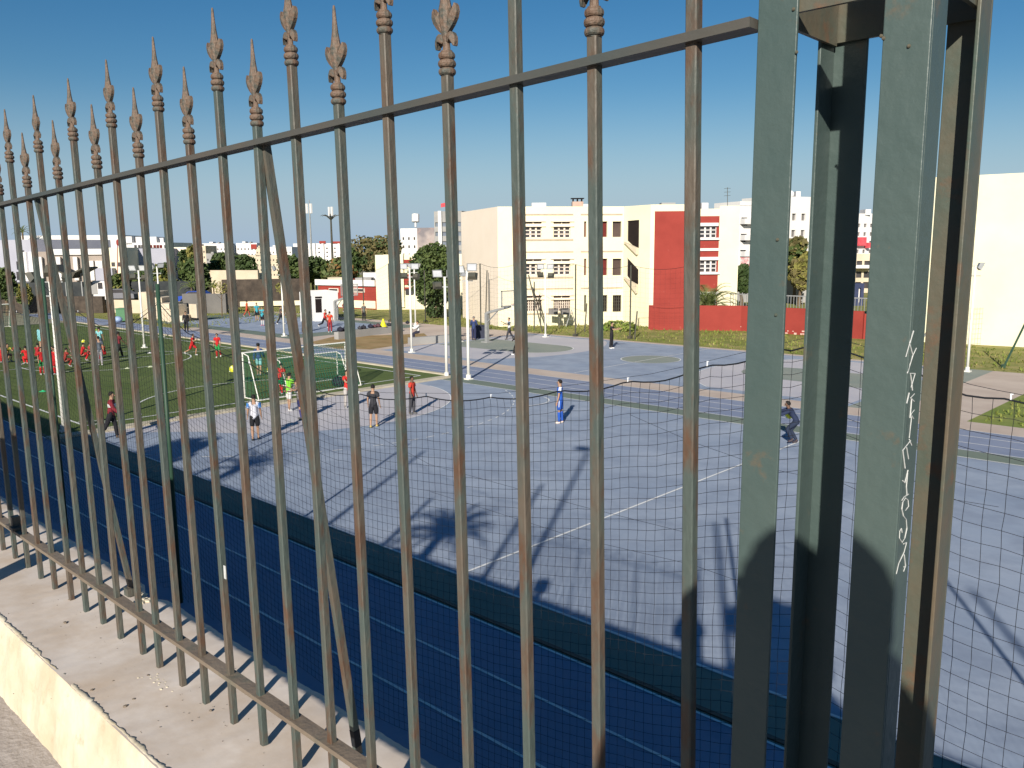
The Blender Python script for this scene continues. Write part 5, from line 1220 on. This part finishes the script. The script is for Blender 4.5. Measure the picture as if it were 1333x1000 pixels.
# rel: 0 faces the camera, 180 away, +90 = facing picture right ... -90 = picture left
put(729, 551, -100, 'boy in all blue football kit with white side stripes on the blue court', dict(STAND, sl=2, sr=6), 1.68, (.02, .10, .45), 'short', (.02, .09, .42), 'shorts', (.02, .09, .42), (.6, .5, .45), extras=[('side_stripe', 'side_stripe', (.7, .72, .75))])
put(333, 573, 175, 'player in white shirt with blue sleeves and black shorts seen from behind', STAND2, 1.62, (.62, .62, .68), 'short', (.015, .015, .018), 'shorts', None, (.03, .03, .03), extras=[('sleeve', 'sleeves', (.06, .22, .55))])
put(487, 556, 165, 'boy in charcoal t-shirt and black shorts with yellow shoes standing apart', dict(STAND2, hl=-9, hr=8), 1.62, (.035, .035, .042), 'short', (.015, .015, .02), 'shorts', None, (.5, .38, .12))
put(537, 539, 60, 'person in orange red top and dark trousers half behind a fence bar', STAND, 1.55, (.55, .05, .03), 'short', (.06, .06, .07), 'trousers', None, (.1, .1, .1), skin='d')
put(147, 571, 75, 'man in navy white and maroon sweatshirt striding along the lane edge', dict(WALK, lean=6, hl=14, kl=10, hr=-22, el=60), 1.72, (.20, .02, .03), 'long', (.015, .015, .02), 'trousers', None, (.05, .05, .05), extras=[('white_band', 'chest_band', (.62, .62, .62))])
put(377, 535, 120, 'player in lime green shirt and white shorts by the goal', dict(ARMS, lean=6), 1.60, (.22, .60, .05), 'short', (.6, .58, .55), 'shorts', None, (.6, .6, .6))
put(392, 546, -60, 'player in black and white shirt and navy shorts beside the lime shirt', dict(ARMS, sl=70, lean=12, hl=12, kl=22), 1.62, (.16, .15, .15), 'short', (.02, .025, .10), 'shorts', (.05, .05, .16), (.1, .1, .1), extras=[('shirt_band', 'chest_band', (.5, .5, .48))])
put(453, 531, 30, 'boy in red shirt and pale trousers with folded arms right of the goal post', ARMS, 1.62, (.55, .03, .025), 'short', (.45, .42, .40), 'trousers', None, (.3, .3, .3))
put(338, 489, 170, 'coach in navy jacket and cap walking behind the goal', dict(WALK, hl=10, hr=-14), 1.72, (.03, .06, .17), 'long', (.18, .42, .42), 'shorts', None, (.2, .2, .2), extras=[('cap', 'cap', (.012, .012, .015))])
put(365, 514, 150, 'boy in red shirt and green shorts inside the goal', dict(lean=25, hl=30, kl=30, hr=10, kr=20), 1.5, (.50, .03, .03), 'short', (.02, .2, .08), 'shorts', RED, (.5, .5, .5))
put(251, 463, 60, 'boy in red kit running across the turf', RUN, 1.5, RED, 'short', RED, 'shorts', None, (.6, .6, .6))
put(284, 466, -20, 'boy in red kit and green shorts standing with a raised heel', dict(STAND, kl=30, hl=-8), 1.52, RED, 'short', (.03, .28, .08), 'shorts', RED, (.65, .65, .6))
put(243, 432, 0, 'man in black suit and white shirt walking along the far lane', WALK, 1.75, (.02, .02, .022), 'long', (.015, .015, .018), 'trousers', None, (.02, .02, .02), extras=[('shirt_front', 'phone', (.7, .7, .7))])
put(131, 476, 175, 'coach in grey trousers and dark vest standing before the seated boys', STAND, 1.72, (.10, .12, .15), 'short', (.30, .29, .31), 'trousers', None, (.5, .5, .5))
put(131, 458, 160, 'person in pale cyan shirt standing behind the grey trousers coach', STAND, 1.66, (.25, .58, .62), 'short', (.05, .05, .1), 'shorts', None, (.3, .3, .3))
put(125, 456, 190, 'person in lime vest mostly hidden beside the cyan shirt', STAND, 1.7, (.35, .55, .05), 'short', (.03, .03, .05), 'shorts', None, (.3, .3, .3))
put(156, 466, 120, 'person in black and maroon walking past the seated group', WALK, 1.70, (.16, .02, .03), 'short', (.015, .015, .015), 'trousers', None, (.3, .3, .3), skin='d')
put(56, 488, 20, 'standing boy in red shirt and green shorts beside the seated row', STAND, 1.5, RED, 'short', (.03, .25, .08), 'shorts', RED, (.5, .5, .5))
put(73, 488, -30, 'standing boy in red half behind the near white pole', STAND, 1.5, RED, 'short', RED, 'shorts', RED, (.5, .5, .5))
put(53, 454, 150, 'goalkeeper in pale cyan bending on the far left turf', dict(lean=20, hl=20, kl=20, hr=-10), 1.6, (.22, .52, .56), 'long', (.2, .5, .5), 'shorts', None, (.6, .6, .6))
for (px, py, r, lab, c) in [(3, 474, 170, 'boy in red seated at the extreme left', RED), (22, 471, 160, 'boy in dark red seated second from the left', (.33, .02, .02)), (36, 475, 200, 'boy in bright red hunched over in the seated row', (.6, .02, .02)), (49, 471, 140, 'boy in dull red seated just left of the standing red boy', (.36, .02, .025)),
                            (66, 475, 60, 'boy in red seated right against the near white pole', RED), (107, 470, 90, 'boy in red lying back with one knee raised', RED), (116, 469, 70, 'boy in pinkish red seated left of the coach', (.42, .06, .06)), (137, 469, -60, 'boy in red seated right of the grey trousers coach', RED), (85, 478, 100, 'boy in brownish red seated low between the white pole and a stay bar', (.3, .04, .03)), (96, 466, 0, 'boy in white and red seated behind the stay bar', (.45, .3, .3))]:
    put(px, py, r, lab, SITG, 1.5, c, 'short', c, 'shorts', c, (.4, .4, .4), group=G_)
put(10, 471, 30, 'seated child in a yellow bib behind the front red boys', SITG, 1.5, (.5, .5, .06), 'short', (.02, .02, .03), 'shorts', None, (.3, .3, .3))
put(322, 412, 90, 'far player in orange red kit by the left court edge', WALK, 1.68, (.50, .08, .03), 'short', (.45, .07, .03), 'shorts', (.4, .05, .03), (.3, .3, .3))
put(335, 418, 10, 'far player in cyan shirt, left one of the pair', STAND, 1.75, (.05, .32, .40), 'short', (.015, .015, .02), 'shorts', None, (.3, .3, .3))
put(342, 424, -20, 'far player in cyan shirt with pink shoes, right one of the pair', ARMS, 1.72, (.05, .34, .42), 'short', (.015, .015, .02), 'shorts', (.5, .5, .5), (.6, .15, .25))
put(366, 422, 80, 'far player in dark striped top beside the side arm pole', WALK, 1.7, (.10, .07, .07), 'short', (.02, .02, .025), 'trousers', None, (.5, .5, .5))
put(395, 433, 90, 'far player in white vest and black trousers near the kiosk court', STAND, 1.72, (.66, .66, .66), 'short', (.02, .02, .025), 'trousers', None, (.1, .1, .1), skin='d')
put(395, 416, 60, 'dark clothed person standing left of the kiosk', STAND, 1.7, (.03, .03, .035), 'long', (.02, .02, .025), 'trousers', None, (.1, .1, .1))
put(423, 427, 60, 'player in red shirt and black trousers, left of the two by the court', RUN, 1.72, (.5, .03, .02), 'short', (.02, .02, .03), 'trousers', None, (.5, .5, .5))
put(430, 433, 170, 'player in bright orange red shirt facing away near the kiosk', STAND2, 1.72, (.62, .05, .02), 'short', (.25, .03, .04), 'trousers', None, (.6, .6, .6))
put(425, 407, 0, 'man in black standing by the kiosk door', STAND, 1.75, (.04, .035, .035), 'long', (.06, .05, .05), 'trousers', None, (.1, .1, .1), z=.55)
put(447, 406, 40, 'crouching person in maroon on the grass beside the kiosk', CROUCH, 1.6, (.25, .05, .05), 'long', (.2, .04, .04), 'trousers', None, (.4, .4, .4))
put(474, 418, 20, 'person in grey shirt and black trousers at the court edge', STAND, 1.68, (.14, .14, .13), 'short', (.015, .015, .02), 'trousers', None, (.1, .1, .1))
p = G(545, 447); person((p.x, p.y, .25), CAMD(p)-70, 'man in white shirt sitting on the low grey wall', dict(SITG, lean=4, hl=80, kl=85, hr=75, kr=85), 1.65, (.7, .68, .64), 'long', (.03, .03, .05), 'trousers', None, (.1, .1, .1))
put(617, 443, 175, 'man in navy suit standing with his back turned beside the dark box', dict(STAND, sl=20, sr=20, el=50, er=50), 1.76, (.035, .055, .15), 'long', (.025, .03, .08), 'trousers', None, (.02, .02, .02), hair=(.2, .18, .17))
put(663, 442, -70, 'boy in white shirt running by the basketball hoop', dict(WALK, sl=50, sr=60, el=40, er=60), 1.66, (.7, .7, .68), 'short', (.04, .04, .05), 'trousers', None, (.1, .1, .1))
put(674, 462, -100, 'player in dark clothes mostly hidden behind a fence bar', WALK, 1.72, (.05, .05, .055), 'long', (.02, .02, .02), 'trousers', None, (.7, .7, .7), skin='d')
put(796, 454, 75, 'man in black looking at a phone on the court edge', dict(STAND, sl=45, sr=50, el=60, er=65), 1.78, (.02, .018, .02), 'short', (.015, .015, .018), 'trousers', None, (.6, .6, .6), extras=[('phone', 'phone', (.02, .02, .02))])
put(1036, 578, -90, 'crouching player in navy under the flying ball between pillar legs', dict(CROUCH, lean=34, hl=50, kl=75, hr=30, kr=62), 1.62, (.02, .03, .07), 'long', (.02, .03, .06), 'trousers', None, (.05, .04, .05), skin='d')

# ================================================================== STREET SIDE (behind the camera)
p = Vector((.44, -.40, ZS))
hd_ = face_to(p, (-2.0, 2.0, 0)); Ri = Matrix.Rotation(math.radians(-hd_), 3, 'Z'); HP = 1.875
def wrist(side): 
    wp = CAM-fw*.195+rt*side-upv*.07; l = Ri @ (wp-p); return l/HP-Vector((0, 0, .512))
ph = person(p, face_to(p, (-2.0, 2.0, 0)), 'photographer in dark jacket holding a phone on the pavement', dict(STAND, tl=wrist(-.06), tr=wrist(.14), sl=58, sr=62, el=62, er=58, al=1, ar=3, fwd_al=24, head=6), 1.875, (.05, .05, .06), 'long', (.04, .045, .06), 'trousers', None, (.05, .05, .05), build=1.25, extras=[('shadow_filler', 'shadow_filler', (.05, .05, .06))])
k = MB(); c = CAM - fw*.012 + rt*.045 - upv*.02; k.box(c, (.155, .072, .009), R=Matrix((rt, upv, -fw)).transposed()); k_ = k.obj('phone', plain((.02, .02, .022), .3)); tag(k_, 'black phone held up sideways by the photographer', 'phone')
def lamp_post(x, y, zt, lab, head=.0):
    zt *= .97
    t = thing('street_lamp', lab, 'street lamp', (x, y, ZS)); k = MB(); k.tube([(x, y, ZS), (x, y, zt)], [.08, .055], 10); k.obj('pole', m_metal, t)
    if head:
        k = MB(); k.tube([(x, y, zt-.1), (x-.35, y+.3, zt)], .035, 6); k.obj('arm', m_metal, t); k = MB(); k.ball((x-.5, y+.42, zt), (.34, .26, .10), 10, 6); k.obj('lamp_head', m_metal, t, smooth=True)
lamp_post(-7.96, -3, 11.11, 'slim steel pole on the pavement, farthest left behind the viewer')
lamp_post(-5.84, -3, 9.28, 'steel pole on the pavement between the palm and the slim pole')
lamp_post(-2.72, -3, 10.89, 'steel pole just left of the street lamp behind the viewer')
lamp_post(-1.78, -3, 12.9, 'street lamp with a round head behind the viewer', 1)
lamp_post(2.73, -3, 11.0, 'steel pole right behind the photographer')
lamp_post(8.19, -3, 10.9, 'steel pole far right along the pavement')
palm('street palm on the pavement behind the viewer', (-4.45, -3.2, ZS), 3.1, 1.55, 34, .16)
tree('street tree behind the viewer with its crown low over the pavement', (3.62, -3.0, ZS), 3.95, .75, [m_leafm, m_leafd], 2600, .12, .12, name='street_tree')
palm('second street palm farther left on the pavement', (-13.6, -3.2, ZS), 3.1, 1.6, 22, .18)
tree('street tree at the far left of the pavement', (-17.5, -3.4, ZS), 3.7, 1.2, [m_leafm, m_leafd], 2200, .12, .12, name='street_tree')
t = thing('shadow_post', 'unseen grey post added outside the left edge to shade the ledge', 'shadow post', (-3.30, .30, ZS)); k = MB(); k.tube([(-3.30, .30, ZS), (-3.30, .30, 6.15)], .05, 10); k.obj('pole', m_metal, t, smooth=True)  # post and plate added out of view to throw shade on ledge and bars
k = MB(); k.box((-3.30, .27, 6.0), (.30, .02, .30), rz=.5); k.obj('plate', m_metal, t)
